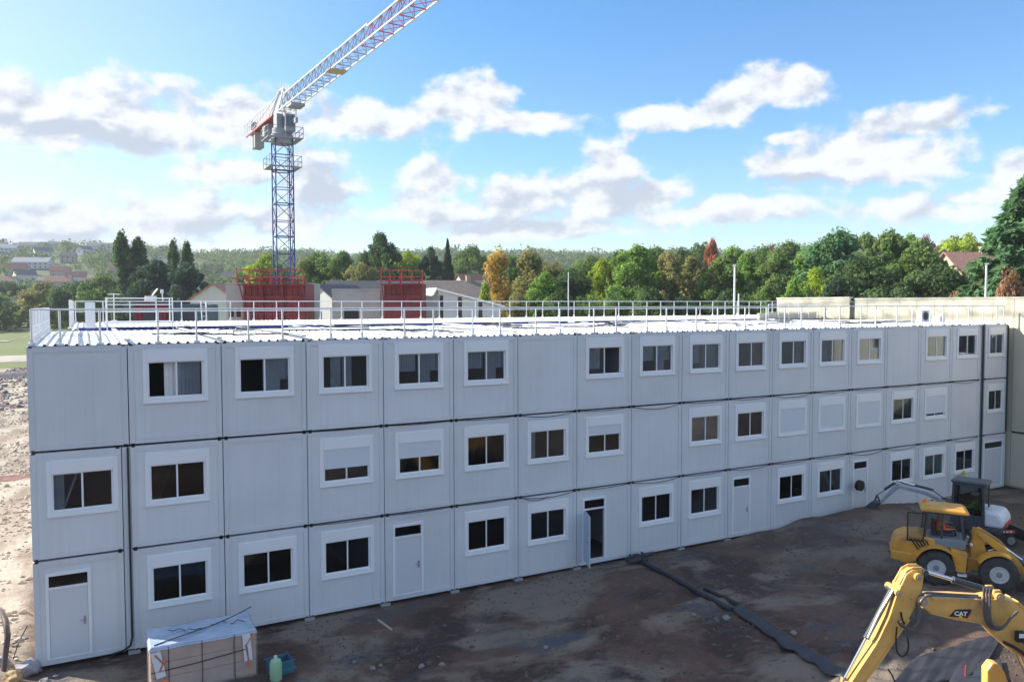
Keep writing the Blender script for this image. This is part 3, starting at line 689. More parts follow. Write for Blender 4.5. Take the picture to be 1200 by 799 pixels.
def crown(kind,seed):
    rs=np.random.RandomState(seed); B=[]       # height 10, crown about 8 wide
    if kind=='round':
        for k in range(46):
            d=rs.normal(0,1,3); d/=np.linalg.norm(d); r=rs.uniform(.45,1)**.6
            c=np.array([0,0,5.9])+d*r*np.array([3.3,3.3,3.4]); c[2]=max(c[2],2.2)
            B.append((c,rs.uniform(.75,1.5),rs.rand()))
        n=240; s=.27
    elif kind=='ragged':
        for k in range(60):
            a=rs.uniform(0,2*np.pi); h=rs.uniform(.12,1)**.8; rr=4.3*np.sin(np.pi*min(1,.22+.78*h))**.55*rs.uniform(.25,1.05)
            if h>.9: rr*=.55
            B.append((np.array([rr*np.cos(a),rr*np.sin(a),1.0+8.7*h]),rs.uniform(.5,1.25),rs.rand()))
        n=200; s=.27
    elif kind=='poplar':
        for k in range(90):
            a=rs.uniform(0,2*np.pi); h=rs.rand(); rr=.95*np.sin(np.pi*(.15+.82*h))**.5*rs.uniform(.1,1)
            B.append((np.array([rr*np.cos(a),rr*np.sin(a),.9+8.5*h]),rs.uniform(.22,.45)*(1.15-.4*h),rs.rand()))
        n=80; s=.17
    elif kind=='birch':
        for k in range(70):
            a=rs.uniform(0,2*np.pi); h=rs.rand(); rr=2.5*np.sin(np.pi*(.15+.83*h))**.7*rs.uniform(.2,1)
            B.append((np.array([rr*np.cos(a),rr*np.sin(a),1.2+8.2*h]),rs.uniform(.35,.8),rs.rand()))
        n=95; s=.24
    P=[];Nn=[];T=[]
    if kind=='spruce':
        for k in range(560):
            h=rs.uniform(0,1)**1.25; a=rs.uniform(0,2*np.pi); L=3.4*(1-h)**.85+.25; L*=rs.uniform(.7,1.12); m=int(30+50*(1-h)); t=rs.uniform(.15,1,m)**.7
            z0=.7+9.0*h; z=z0+.35*L*(-.55*t+ .75*t*t)+rs.normal(0,.06,m); w=rs.normal(0,.16*L*.55+.04,m)*(1.15-t)
            P.append(np.stack([np.cos(a)*L*t-np.sin(a)*w,np.sin(a)*L*t+np.cos(a)*w,z],1)); q=np.zeros((m,3)); q[:,2]=.8; q[:,0]=np.cos(a)*.5; q[:,1]=np.sin(a)*.5; Nn.append(q); T.append(np.clip(rs.rand()*.7+rs.rand(m)*.3,0,1))
        s=.19; droop=.6; asp=2.8
    else:
        for c,r,t in B:
            d=rs.normal(0,1,(n,3)); d/=np.linalg.norm(d,axis=1)[:,None]; q=rs.uniform(.3,1.28,n)**.7
            p=c+d*(q*r)[:,None]*np.array([1,1,{'birch':1.5,'poplar':2.0}.get(kind,.8)]); 
            if kind=='birch': p[:,2]-=rs.uniform(0,.5,n)
            P.append(p); Nn.append(d+np.array([0,0,.35])); T.append(np.clip(t*.65+rs.rand(n)*.35,0,1))
        droop=1.2 if kind=='birch' else .2; asp=1.5
    P=np.concatenate(P);Nn=np.concatenate(Nn);T=np.concatenate(T)
    v,f=leaves(P,Nn,s,rs,asp,droop); return v,f,T
def trunk_mesh(kind,seed):
    rs=random.Random(seed); mb=MB(); top=9.2 if kind in('spruce','poplar','birch') else 7.2
    pts=[];r=[]
    for i in range(7):
        t=i/6; pts.append((rs.uniform(-.12,.12)*t,rs.uniform(-.12,.12)*t,top*t)); r.append(.24*(1-t)**.8+.02)
    mb.tube(pts,r,8)
    for k in range(11 if kind!='spruce' else 0):
        a=rs.uniform(0,6.28); z=rs.uniform(1.6,top*.75); L=rs.uniform(1.2,2.9)*(.35 if kind=='poplar' else 1)
        mb.tube([(0,0,z),(L*.5*math.cos(a),L*.5*math.sin(a),z+.5*L*.5),(L*math.cos(a+.2),L*math.sin(a+.2),z+L*.75)],[.08,.05,.015],5)
    return mb.mesh('trunk',M_bark)
M_bark=mat('bark',(.13,.10,.075),.95,var=.3,scale=6)
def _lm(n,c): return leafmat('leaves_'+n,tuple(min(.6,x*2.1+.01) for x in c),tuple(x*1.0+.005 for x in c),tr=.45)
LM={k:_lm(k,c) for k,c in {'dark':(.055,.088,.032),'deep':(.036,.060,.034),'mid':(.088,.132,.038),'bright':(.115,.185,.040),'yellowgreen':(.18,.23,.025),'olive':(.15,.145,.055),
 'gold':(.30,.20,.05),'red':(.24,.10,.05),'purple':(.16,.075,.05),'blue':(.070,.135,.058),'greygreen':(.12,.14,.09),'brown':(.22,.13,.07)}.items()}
_cr={}
def get_tree(kind,seed):
    if (kind,seed) not in _cr:
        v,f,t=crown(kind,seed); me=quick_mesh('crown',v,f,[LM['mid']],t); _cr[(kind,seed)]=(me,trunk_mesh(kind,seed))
    return _cr[(kind,seed)]
_tn=[0]
NATW={'round':8.4,'ragged':8.8,'poplar':2.6,'birch':5.6,'spruce':6.6}
def tree(px,ytop,d,wpx,kind,col_,label,name=None,group=None,dz=0):
    _tn[0]+=1; p=at(px,357,d=d); z=float(terr(p.x,p.y))-.2; top=at(px,ytop,d=d).z; h=top-z; w=wpx*d/FPX
    cm,tm=get_tree(kind,1+_tn[0]%2)
    root=empty(name or {'poplar':'poplar_tree','spruce':'spruce_tree','birch':'birch_tree'}.get(kind,'broadleaf_tree'),(p.x,p.y,z),rz=(_tn[0]*1.7)%6.28,label=label,cat='tree',group=group)
    w*={'poplar':1.05,'spruce':1.15,'birch':1.25}.get(kind,1.32)
    root.scale=(w/NATW[kind],w/NATW[kind],h/10)
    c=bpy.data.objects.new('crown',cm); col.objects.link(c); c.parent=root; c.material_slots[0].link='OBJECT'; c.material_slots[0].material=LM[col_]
    t=bpy.data.objects.new('trunk',tm); col.objects.link(t); t.parent=root
    return root
TREES=[
 (20,343,320,42,'round','greygreen','grey-green round tree standing on the grass beyond the left end of the building'),
 (-22,338,300,46,'round','mid','round green tree at the left edge of the photo, on the grass'),
 (8,325,380,40,'round','dark','dark green tree behind the grey-green tree on the grass'),
 (55,331,280,46,'round','olive','olive-topped round tree right of the grey-green tree on the grass'),
 (88,324,262,42,'round','dark','dark round tree with olive top, above the left roof corner'),
 (120,322,250,46,'round','mid','round tree with a light green top, just left of the twin poplars'),
 (146,267,205,34,'poplar','dark','tallest dark poplar, the left one of the twin poplars'),
 (163,276,207,32,'poplar','dark','right and lower one of the twin dark poplars'),
 (155,300,212,40,'ragged','deep','dark bushy tree at the foot of the twin poplars'),
 (185,308,196,54,'ragged','deep','dark round tree between the two groups of poplars'),
 (206,277,212,24,'poplar','dark','left one of the two slim green poplars'),
 (220,281,214,24,'poplar','dark','right one of the two slim green poplars'),
 (218,312,190,56,'ragged','deep','dark round tree under the two slim green poplars'),
 (234,345,150,24,'round','olive','small olive bush in front of the white gabled house'),
 (290,306,235,24,'round','mid','small mid green tree left of the light green tree by the crane'),
 (311,298,220,38,'round','yellowgreen','light green round tree just left of the blue crane mast'),
 (377,290,190,42,'round','mid','leafy green tree just right of the blue crane mast'),
 (402,297,182,38,'ragged','mid','green tree with ragged crown above the dark terrace roofs'),
 (424,303,176,32,'round','olive','olive tree left of the dark brown conifer'),
 (447,276,195,42,'ragged','dark','tall dark brown-green tree behind the smaller red formwork box'),
 (478,288,205,34,'round','yellowgreen','light green tree right of the tall dark brown-green tree'),
 (505,292,195,24,'ragged','deep','left dark tree of the pair behind the beige roofed house'),
 (525,279,190,17,'spruce','deep','taller dark spruce, the right one of the pair behind the beige roofed house'),
 (551,288,260,36,'round','mid','green tree between the dark spruces and the golden birch'),
 (586,289,118,38,'birch','gold','golden autumn birch tree behind the far guardrail'),
 (568,330,112,18,'birch','yellowgreen','small yellow-green tree at the left foot of the golden birch'),
 (618,290,122,46,'birch','olive','drooping olive tree right of the golden birch'),
 (640,322,108,40,'ragged','bright','low green tree under the white gable'),
 (668,310,118,46,'round','dark','dark green round tree behind the thin light pole'),
 (706,306,128,34,'ragged','yellowgreen','yellow-green tree left of the large bright green one'),
 (722,336,104,28,'round','mid','small dark bush under the yellow-green tree'),
 (747,291,122,58,'ragged','bright','large bright green tree in the middle of the tree line'),
 (786,291,118,44,'birch','olive','brownish olive drooping tree right of the large bright green one'),
 (812,300,124,40,'birch','olive','olive-grey tree left of the tall round tree with a red branch'),
 (824,277,185,36,'round','dark','tall round dark tree standing behind the small red tree'),
 (834,283,170,20,'ragged','red','small orange-red tree in front of the tall round dark tree'),
 (846,304,116,48,'ragged','mid','mid green tree behind the right light pole of the pair'),
 (876,299,120,46,'ragged','bright','bright green tree under the red-brown tree'),
 (904,281,205,22,'round','purple','red-brown round tree by the small white gable'),
 (910,300,114,50,'ragged','mid','green tree left of the tall feathery one'),
 (944,294,116,46,'ragged','bright','broad green tree between the feathery tree and the red-brown tree'),
 (957,318,96,46,'ragged','yellowgreen','low yellow-green tree above the left end of the beige parapet wall'),
 (984,273,104,76,'ragged','blue','tall feathery green tree'),
 (1012,305,92,70,'round','dark','dark green tree directly above the gap in the beige wall'),
 (1040,274,106,60,'ragged','mid','tall green tree right of the feathery one'),
 (1078,286,98,62,'ragged','mid','round green tree below the red-brown top, right of centre'),
 (1098,300,90,60,'round','dark','large dark round tree beside the brown tiled roof'),
 (1084,277,190,20,'round','purple','dark red tree top above the round green tree on the right'),
 (1129,266,150,44,'round','yellowgreen','yellow-green tree rising behind the brown tiled roof'),
 (1106,283,170,26,'round','olive','small olive tree left of the yellow-green tree at the brown roof'),
 (1125,333,82,44,'round','brown','reddish brown bush below the brown tiled roof'),
 (1152,326,76,34,'ragged','olive','olive bush at the foot of the big blue-green spruce'),
 (1206,200,74,165,'spruce','blue','big blue-green spruce at the right edge of the photo'),
 (1186,316,62,40,'round','brown','brown leafy bush in front of the big spruce'),
]
for t in TREES: tree(*t)
# low shrubs along the back of the site
for i,(px,w_,c_,l_) in enumerate(((605,30,'olive','olive shrub at the foot of the golden birch'),(655,44,'dark','dark shrub left of the thin pale pole'),(690,40,'mid','green shrub right of the thin pale pole'),(765,44,'dark','dark shrub below the large bright green tree'),(800,40,'deep','very dark shrub below the brownish drooping tree'),(850,46,'dark','dark shrub left of the taller pale pole'),(885,36,'mid','green shrub right of the taller pale pole'),(905,30,'dark','small dark shrub at the left end of the beige parapet wall'))):
    tree(px,336+(i*5)%7,96,w_,'round',c_,l_,name='shrub',group='low shrubs under the tree line')
BACK=[(692,300,172,42,'round','mid','green tree peeping out behind the yellow-green tree, left of the bright one'),(722,300,168,38,'round','dark','dark tree behind the left side of the large bright green tree'),
 (768,297,172,42,'ragged','mid','mid green tree between the large bright green tree and the drooping one'),(803,298,168,36,'round','dark','dark tree peeping out left of the tall round tree'),(858,297,166,44,'ragged','bright','bright green tree filling the line right of the orange-red tree'),
 (890,296,168,38,'round','mid','mid green tree directly below the red-brown tree'),(925,291,160,44,'ragged','mid','mid green tree right of the small white gable'),(963,290,158,40,'round','bright','bright green tree at the left shoulder of the feathery tree'),
 (1013,282,158,40,'ragged','mid','green tree in the dip between the two tallest right trees'),(1066,284,158,36,'ragged','bright','bright green tree in front of the dark red tree top'),(908,326,90,40,'ragged','mid','low green tree at the left end of the beige parapet wall'),
 (932,328,92,42,'ragged','bright','low bright tree above the left part of the beige parapet wall'),(1050,322,88,60,'round','dark','low dark tree above the middle of the beige parapet wall'),(985,325,90,40,'round','deep','low very dark tree right of the low yellow-green tree'),(340,308,250,34,'round','mid','green tree seen through the blue crane mast'),
 (362,303,240,34,'round','olive','olive tree immediately right of the crane mast'),(462,296,230,34,'round','mid','mid green tree beside the tall dark brown-green tree'),(600,300,170,40,'round','mid','green tree behind the golden birch'),(640,302,170,40,'round','olive','olive tree behind the white gable')]
for t in BACK: tree(t[0],t[1]-(6 if t[0]>640 and t[1]<310 else 0),*t[2:])
# far woodland on the slopes: one mass
HOUSES=[(12,840,20,6,'w','g',.2),(55,960,60,7,'w','d',.05),(40,690,30,6,'w','g',.1),(72,640,14,5,'b','r',.4),(101,850,14,7,'w','d',1.2),(128,960,46,7,'w','d',.05),(70,560,16,5,'b','r',.2),(90,600,14,5,'w','r',.5),
 (20,640,16,5,'b','r',.5),(112,560,14,5,'b','r',.3),(172,600,16,6,'w','g',.6),(190,440,13,6,'w','d',.9),(253,440,25,9,'w','g',.35),(228,640,14,6,'w','d',.2),(355,560,22,9,'w','g',.1),(346,330,14,5,'w','d',.8),
 (5,540,15,5,'w','r',.2),(642,330,13,7,'w','d',1.35),(685,560,20,6,'b','r',.2),(716,520,14,6,'w','d',1.2),(700,620,18,6,'b','r',.3),(896,330,7,7,'w','r',1.2),(560,235,13,6,'w','r',.55),(485,300,12,6,'w','d',.9),
 (603,560,14,5,'b','r',.3),(665,640,14,6,'w','d',.5),(30,960,22,6,'w','d',.1),(0,900,18,6,'w','d',.1),(150,860,16,6,'w','d',.4),(200,760,16,6,'w','g',.4),(272,620,15,6,'w','d',.3),(385,520,13,5,'w','r',.3),
 (140,690,15,5,'b','r',.3),(30,600,14,5,'w','d',.8),(52,820,16,6,'w','d',.7),(82,760,13,6,'b','d',.3)]
HP=[]
for h in HOUSES: p=at(h[0],357,d=h[1]); HP.append((p.x,p.y,h[2]))
def woodland():
    rs=np.random.RandomState(8); V=[];Fc=[];T=[];off=0; n=0
    while n<6000:
        az=YAW+rs.uniform(-.78,.78); d=rs.uniform(225,1350)
        if rs.rand()>.35+.65*d/1350: continue
        x=CAM[0]+d*math.sin(az);y=CAM[1]+d*math.cos(az)
        dens=vnoise(x/70+3,y/70)*1.0+.28
        px=600+FPX*math.tan(az-YAW)
        if px<240: dens-=.22*(1-abs(px-230)/300 if px>100 else 1)*(1 if d>480 else .2)
        if d>1100: dens+=.5
        if d<330 and not(250<px<640): continue
        if dens<-.02: continue
        bad=False
        for hx,hy,w in HP:
            vx,vy=hx-CAM[0],hy-CAM[1]; hd=math.hypot(vx,vy); t=((x-CAM[0])*vx+(y-CAM[1])*vy)/hd
            off_=abs((x-CAM[0])*vy-(y-CAM[1])*vx)/hd
            if off_<w*.6+4 and -18<hd-t<70: bad=True;break
        if bad: continue
        n+=1; h=rs.uniform(6,14)*(1.35 if rs.rand()<.06 else 1)*(.8 if d<330 else 1); w=h*rs.uniform(.45,.75); m=int(90 if d<700 else 60)
        dd=rs.normal(0,1,(m,3)); dd/=np.linalg.norm(dd,axis=1)[:,None]; lump=1+.25*np.sin(dd[:,0]*5+n)*np.cos(dd[:,1]*4+n*2)
        P=np.array([x,y,float(terr(x,y))+h*.52])+dd*np.array([w,w,h*.5])*(rs.uniform(.6,1,m)*lump)[:,None]
        v,f=leaves(P,dd,h*.15,rs,1.3); V.append(v);Fc.append(f+off);off+=len(v); T.append(np.clip(rs.rand()*.75+rs.rand(m)*.25,0,1))
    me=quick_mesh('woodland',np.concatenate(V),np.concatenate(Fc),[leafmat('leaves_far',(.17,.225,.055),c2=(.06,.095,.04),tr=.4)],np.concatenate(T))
    o=bpy.data.objects.new('woodland',me); col.objects.link(o); tag(o,'far green woodland covering the hillside behind the houses','woodland',kind='stuff')
woodland()
# ------------------------------------------------------------------ houses
M_hw={'w':mat('house_render_white',(.62,.61,.58),.8,var=.05,scale=.5),'b':mat('house_render_beige',(.48,.40,.31),.85,var=.08,scale=.5)}
M_hr={'g':mat('house_roof_grey',(.34,.35,.37),.7,var=.12,scale=1.5),'d':mat('house_roof_dark',(.13,.12,.125),.75,var=.15,scale=1.5),'r':mat('house_roof_red_brown',(.30,.15,.10),.8,var=.2,scale=1.5),'t':mat('house_roof_tan',(.27,.22,.19),.8,var=.15,scale=1.5),'s':mat('house_roof_salmon',(.45,.24,.17),.85,var=.2,scale=2)}
M_win=mat('house_window_glass',(.05,.06,.07),.1)
def house(px,d,w,h,wl,rf,yaw,label,dep=None,rh=None,z0=None,chim=True,name='house'):
    p=at(px,357,d=d); z=float(terr(p.x,p.y))-.3 if z0 is None else z0; dep=dep or min(w*.7,11); rh=rh if rh is not None else dep*.38
    o=empty(name,(p.x,p.y,z),rz=-YAW+yaw,label=label,cat='house'); a,b=w/2,dep/2
    mb=MB(); mb.add([(-a,-b,0),(a,-b,0),(a,b,0),(-a,b,0),(-a,-b,h),(a,-b,h),(a,b,h),(-a,b,h),(-a,0,h+rh),(a,0,h+rh)],[(0,1,5,4),(2,3,7,6),(1,2,6,9,5),(3,0,4,8,7)])
    mb.build('wall',M_hw[wl] if wl in M_hw else wl,o)
    e=.45; sl=rh/b; mb=MB()
    for s in (-1,1):
        y0=s*(b+e); zz=h-e*sl; t=.16
        mb.add([(-a-e,y0,zz),(a+e,y0,zz),(a+e,0,h+rh+.02),(-a-e,0,h+rh+.02),(-a-e,y0,zz+t),(a+e,y0,zz+t),(a+e,0,h+rh+t+.02),(-a-e,0,h+rh+t+.02)],[(0,3,2,1),(4,5,6,7),(0,1,5,4),(1,2,6,5),(3,0,4,7),(2,3,7,6)])
    ro=mb.build('roof',M_hr[rf],o)
    if chim:
        m=MB(); m.box(a*.4,a*.4+.7,-.35,.35,h+rh*.6,h+rh+.9); m.box(a*.4-.06,a*.4+.76,-.41,.41,h+rh+.9,h+rh+1.0); m.build('chimney',M_hw['b'],ro)
    nx=max(2,int(w/4)); 
    for fl in range(max(1,int(h/2.8))):
        for k in range(nx):
            x=-a+w*(k+.5)/nx; m=MB(); zc=1.5+fl*2.8
            if zc+.8>h: continue
            m.box(x-.6,x+.6,-b-.04,-b-.01,zc-.6,zc+.7); m.box(x-.02,x+.02,-b-.07,-b-.04,zc-.6,zc+.7); m.build('window',M_win,o)
    for s in (-1,1):
        m=MB(); m.box(s*a-(.0 if s>0 else .04),s*a+(.04 if s>0 else .0),-.6,.6,min(h-1.6,1.2)+ (2.6 if h>5 else 0)-.2,min(h-1.6,1.2)+(2.6 if h>5 else 0)+1); m.build('window',M_win,o)
    m=MB(); m.box(-.5,.5,-b-.05,-b-.012,0,2.1); m.build('door',M_grey,o)
    return o
dist=lambda d:'high on the' if d>750 else ('halfway up the' if d>500 else 'low on the')
cn={'w':'white','b':'beige'}; rn={'g':'grey','d':'dark','r':'red-brown'}
marks=[(60,'far left'),(140,'left of the twin poplars'),(200,'between the poplar groups'),(300,'left of the crane mast'),(420,'right of the crane mast'),(600,'behind the dark spruces'),(660,'above the olive tree'),(800,'above the bright green trees'),(1200,'above the red-brown tree')]
for i,(px,d,w,h,wl,rf,yaw) in enumerate(HOUSES):
    m=[t for q,t in marks if px<=q][0]
    sz='long' if w>=40 else ('wide' if w>18 else 'small')
    house(px,d,w,h,wl,rf,yaw,f'{sz} {cn[wl]} {rn[rf]}-roofed house, {dist(d)} hillside, {m}')
labs={}
for o in list(col.objects):
    if o.get('category')=='house': labs.setdefault(o['label'],[]).append(o)
for l,os_ in labs.items():
    if len(os_)>1:
        os_.sort(key=lambda o:((o.location-Vector(CAM)).normalized().dot(Vector(_r))))
        words=['leftmost','second from left','third from left','fourth from left','fifth from left']
        for k,o in enumerate(os_): o['label']=words[k]+' '+l
# nearer houses just behind the site
house(268,140,9,5.6,'w','s',.15+1.2,'white gabled house with salmon roof left of the large red formwork box',dep=9,rh=2.6)
house(240,150,7,5.0,'w','g',.4,'low white house with grey roof behind the olive bush',dep=6,rh=1.6)
house(395,118,7,3.6,'w','d',.95,'left house of the dark roofed terrace, gable toward the camera',dep=8,rh=2.4,chim=False)
house(424,124,10,3.4,'w','d',.35,'middle house of the dark roofed terrace, between the red formwork boxes',dep=8,rh=2.6,chim=False)
house(478,128,9,3.4,'w','d',.35,'right house of the dark roofed terrace, behind the smaller red formwork box',dep=8,rh=2.4,chim=False)
house(532,128,10,2.6,'w','t',.25,'beige house with tan hipped roof behind the white shed',dep=9,rh=3.3)
house(1104,150,10,7,'w','d',1.1,'pale gabled house between the dark tree and the yellow-green tree',dep=8,rh=3.2)
house(1136,118,8,5.0,'b','s',.15,'house with a large salmon tiled roof left of the big spruce',dep=8,rh=3.4)
# white shed with open steel posts
sh=empty('white_shed',tuple(at(535,357,d=78)),rz=-YAW+.55,label='pale shed with a long white sloping roof behind the far guardrail',cat='shed'); sh.location.z=0
mb=MB(); mb.prism([(-3.2,0),(3.4,0),(3.4,9.4),(-3.2,10.9)],lambda u,v,t:(u,t,v),-2.5,4); mb.build('wall',mat('shed_cladding',(.60,.60,.58),.7,var=.06,scale=.5),sh)
mb=MB(); mb.prism([(-3.6,11.0),(3.8,9.35),(3.8,9.5),(-3.6,11.17)],lambda u,v,t:(u,t,v),-2.9,4.4); mb.build('roof',M_white,sh)
mb=MB(); mb.prism([(-4.6,9.3),(-3.6,10.9),(-3.6,11.15),(-4.75,9.35)],lambda u,v,t:(u,t,v),-2.9,4.4); mb.build('side_roof',M_white,sh)
for px,yt in ((517,350),(539,352),(563,357)):
    p=at(px,357,d=64); t=at(px,yt-4,d=64).z; mb=MB(); mb.box(-.16,.16,-.02,.02,0,t); mb.box(-.16,-.13,-.13,.13,0,t); mb.box(.13,.16,-.13,.13,0,t); mb.box(-.25,.25,-.2,.2,-.05,0)
    o=mb.build('steel_column',mat('rust_brown_steel',(.10,.085,.075),.7)); o.location=(p.x,p.y,0); o.rotation_euler.z=-YAW
    tag(o,{517:'tallest dark steel column in front of the white shed',539:'middle dark steel column in front of the white shed',563:'shortest right dark steel column in front of the white shed'}[px],'column','dark steel columns by the white shed')
# ------------------------------------------------------------------ tower crane
M_cwhite=mat('crane_white_paint',(.62,.61,.62),.5,var=.08,scale=1); M_cred=mat('crane_red_paint',(.42,.13,.14),.5,var=.1,scale=1); M_cgrey=mat('crane_grey_paint',(.30,.32,.35),.5,var=.1,scale=1)
def crane():
    p=at(333.5,357,d=80); root=empty('tower_crane',(p.x,p.y,0),label='tower crane with blue lattice mast and red and white jib',cat='crane')
    a=.86
    for k in range(8):          # mast sections
        z0=k*3.25+.1; z1=z0+3.25; m=MB()
        for sx in(-a,a):
            for sy in(-a,a): m.beam((sx,sy,z0),(sx,sy,z1),.11)
        for z in (z0+.08,z0+1.62):
            for q in ((-a,-a,a,-a),(a,-a,a,a),(a,a,-a,a),(-a,a,-a,-a)): m.beam((q[0],q[1],z),(q[2],q[3],z),.10 if z<z0+.2 else .07)
        for q in ((-a,-a,a,-a),(a,-a,a,a),(a,a,-a,a),(-a,a,-a,-a)):
            m.beam((q[0],q[1],z0+.1),(q[2],q[3],z0+1.6),.06); m.beam((q[2],q[3],z0+1.65),(q[0],q[1],z1),.06)
        m.box(-a*.95,a*.95,-a*.95,a*.95,z1-.06,z1-.02) if k%2==0 and False else None
        m.beam((.35,-.6,z0),(.35,-.6,z1),.04); m.beam((.75,-.6,z0),(.75,-.6,z1),.04)
        for j in range(10): m.beam((.35,-.6,z0+j*.325),(.75,-.6,z0+j*.325),.03)
        m.build('mast_section',M_blue,root)
    zt=26.1
    m=MB(); m.box(-2,2,-2,2,-.2,.12); m.build('base_slab',M_concrete,root)
    def ring(z,r,w):
        m=MB(); m.box(-r,r,-r,-r+w,z,z+.08); m.box(-r,r,r-w,r,z,z+.08); m.box(-r,-r+w,-r+w,r-w,z,z+.08); m.box(r-w,r,-r+w,r-w,z,z+.08)
        for h in (.55,1.1):
            for q in ((-r,-r,r,-r),(r,-r,r,r),(r,r,-r,r),(-r,r,-r,-r)): m.beam((q[0],q[1],z+h),(q[2],q[3],z+h),.05)
        for q in ((-r,-r),(r,-r),(r,r),(-r,r),(0,-r),(0,r),(-r,0),(r,0)): m.beam((q[0],q[1],z),(q[0],q[1],z+1.1),.05)
        m.build('walkway',M_cgrey,root)
    ring(zt-2.9,1.55,.5); 
    m=MB(); m.lathe([(1.0,0),(1.1,.25),(1.1,.9),(.95,1.0),(.95,1.5)],lambda x,y,h:(x,y,zt-.5+h),24); m.build('slewing_ring',M_cgrey,root,smooth=True)
    ring(zt-.1,1.7,.5)
    # jib direction
    jp=at(505,-3,z=28.6); dv=Vector((jp.x-p.x,jp.y-p.y,0)).normalized(); sd_=Vector((-dv.y,dv.x,0)); Z=Vector((0,0,1)); zb=28.6
    def P(s,t,z): return dv*s+sd_*t+Z*z
    Rm=Matrix((dv,sd_,Z)).transposed()
    m=MB(); m.obox(P(-.1,0,zt+1.55),(1.3,1.3,1.7),Rm); m.build('slewing_tower',M_cgrey,root,bevel=.03)
    m=MB(); m.obox(P(.9,.45,zt+1.45),(1.2,1.0,1.7),Rm); cabin=m.build('cab',M_cgrey,root,bevel=.05)
    m=MB(); m.obox(P(1.52,.45,zt+1.55),(.03,.85,1.1),Rm); m.obox(P(.9,-.07,zt+1.6),(.9,.03,.9),Rm); m.build('cab_window',mat('crane_cab_glass',(.10,.12,.14),.08),cabin)
    L=46; hw=.62; ht=1.75; nb=24; bl=L/nb
    def lat(s0,s1,mt,nm,h=ht,hh=hw):
        n=max(2,round((s1-s0)/1.9)); d=(s1-s0)/n; m=MB(); c=MB()
        c.beam(P(s0,-hh,zb),P(s1,-hh,zb),.10); c.beam(P(s0,hh,zb),P(s1,hh,zb),.10); c.beam(P(s0,0,zb+h),P(s1,0,zb+h),.11)
        for k in range(n):
            x0=s0+k*d; x1=x0+d; xm=(x0+x1)/2
            for t in(-hh,hh): m.beam(P(x0,t,zb),P(xm,0,zb+h),.05); m.beam(P(xm,0,zb+h),P(x1,t,zb),.05)
            m.beam(P(x0,-hh,zb),P(x0,hh,zb),.06); m.beam(P(x0,-hh,zb),P(x1,hh,zb),.05); 
        o=c.build(nm,M_cwhite,root); m.build('bracing',mt,o)
    lat(1.0,10,M_cgrey,'jib_section'); lat(10,17,M_cgrey,'jib_section',1.72); lat(17,24,M_cgrey,'jib_section',1.66); lat(24,33,M_cred,'jib_section',1.5); lat(33,44,M_cred,'jib_section',1.4)
    # counter jib
    m=MB(); 
    for t in(-.7,.7): m.beam(P(-.8,t,zb),P(-12.5,t,zb-.1),.14,.18)
    for k in range(10): m.beam(P(-1-k*1.2,-.7,zb),P(-1-k*1.2,.7,zb),.09)
    m.obox(P(-6.6,0,zb+.12),(10.5,1.2,.04),Rm); cj=m.build('counter_jib',M_cred,root)
    m=MB()
    for t in(-1.0,1.0):
        for h in(.6,1.1): m.beam(P(-1,t,zb+h),P(-12.2,t,zb+h),.045)
        for k in range(10): m.beam(P(-1-k*1.2,t,zb),P(-1-k*1.2,t,zb+1.1),.045)
    m.build('counter_jib_railing',M_cwhite,cj)
    for s in(-9.6,-10.6): m=MB(); m.obox(P(s,0,zb-.9),(.6,1.0,1.7),Rm); m.build('counterweight',M_concrete,root,bevel=.03)
    m=MB(); m.obox(P(-5.2,0,zb-.75),(1.2,1.1,1.2),Rm); m.build('winch',M_cgrey,root,bevel=.05)
    m=MB(); m.obox(P(-12.0,0,zb+.9),(.4,.6,1.3),Rm); m.build('machine_box',M_cgrey,root,bevel=.03)
    m=MB(); A=P(.8,0,zb+2.4); B=P(-.6,0,zb+2.4)
    for t in(-.7,.7): m.beam(P(1.2,t,zb),A,.11); m.beam(P(-1,t,zb),B,.11)
    m.beam(A,B,.1); m.beam(B,P(-11,-.6,zb+.1),.07); m.beam(B,P(-11,.6,zb+.1),.07); m.beam(P(0,0,zb+2.4),P(0,0,zb+3.6),.04); m.build('head_frame',M_cwhite,root)
    # trolley and hook close to the mast
    m=MB(); m.obox(P(5,0,zb-.25),(1.6,1.3,.25),Rm); m.tube([P(4.8,0,zb-.3),P(4.8,0,zb-1.4)],.03); m.tube([P(5.2,0,zb-.3),P(5.2,0,zb-1.4)],.03); m.obox(P(5,0,zb-1.6),(.5,.25,.45),Rm); m.build('trolley',M_cgrey,root)
    m=MB(); m.obox(P(16.9,0,zb-.02),(1.3,1.5,.08),Rm); m.build('jib_platform',mat('ply',(.45,.36,.24),.8),root)
crane()
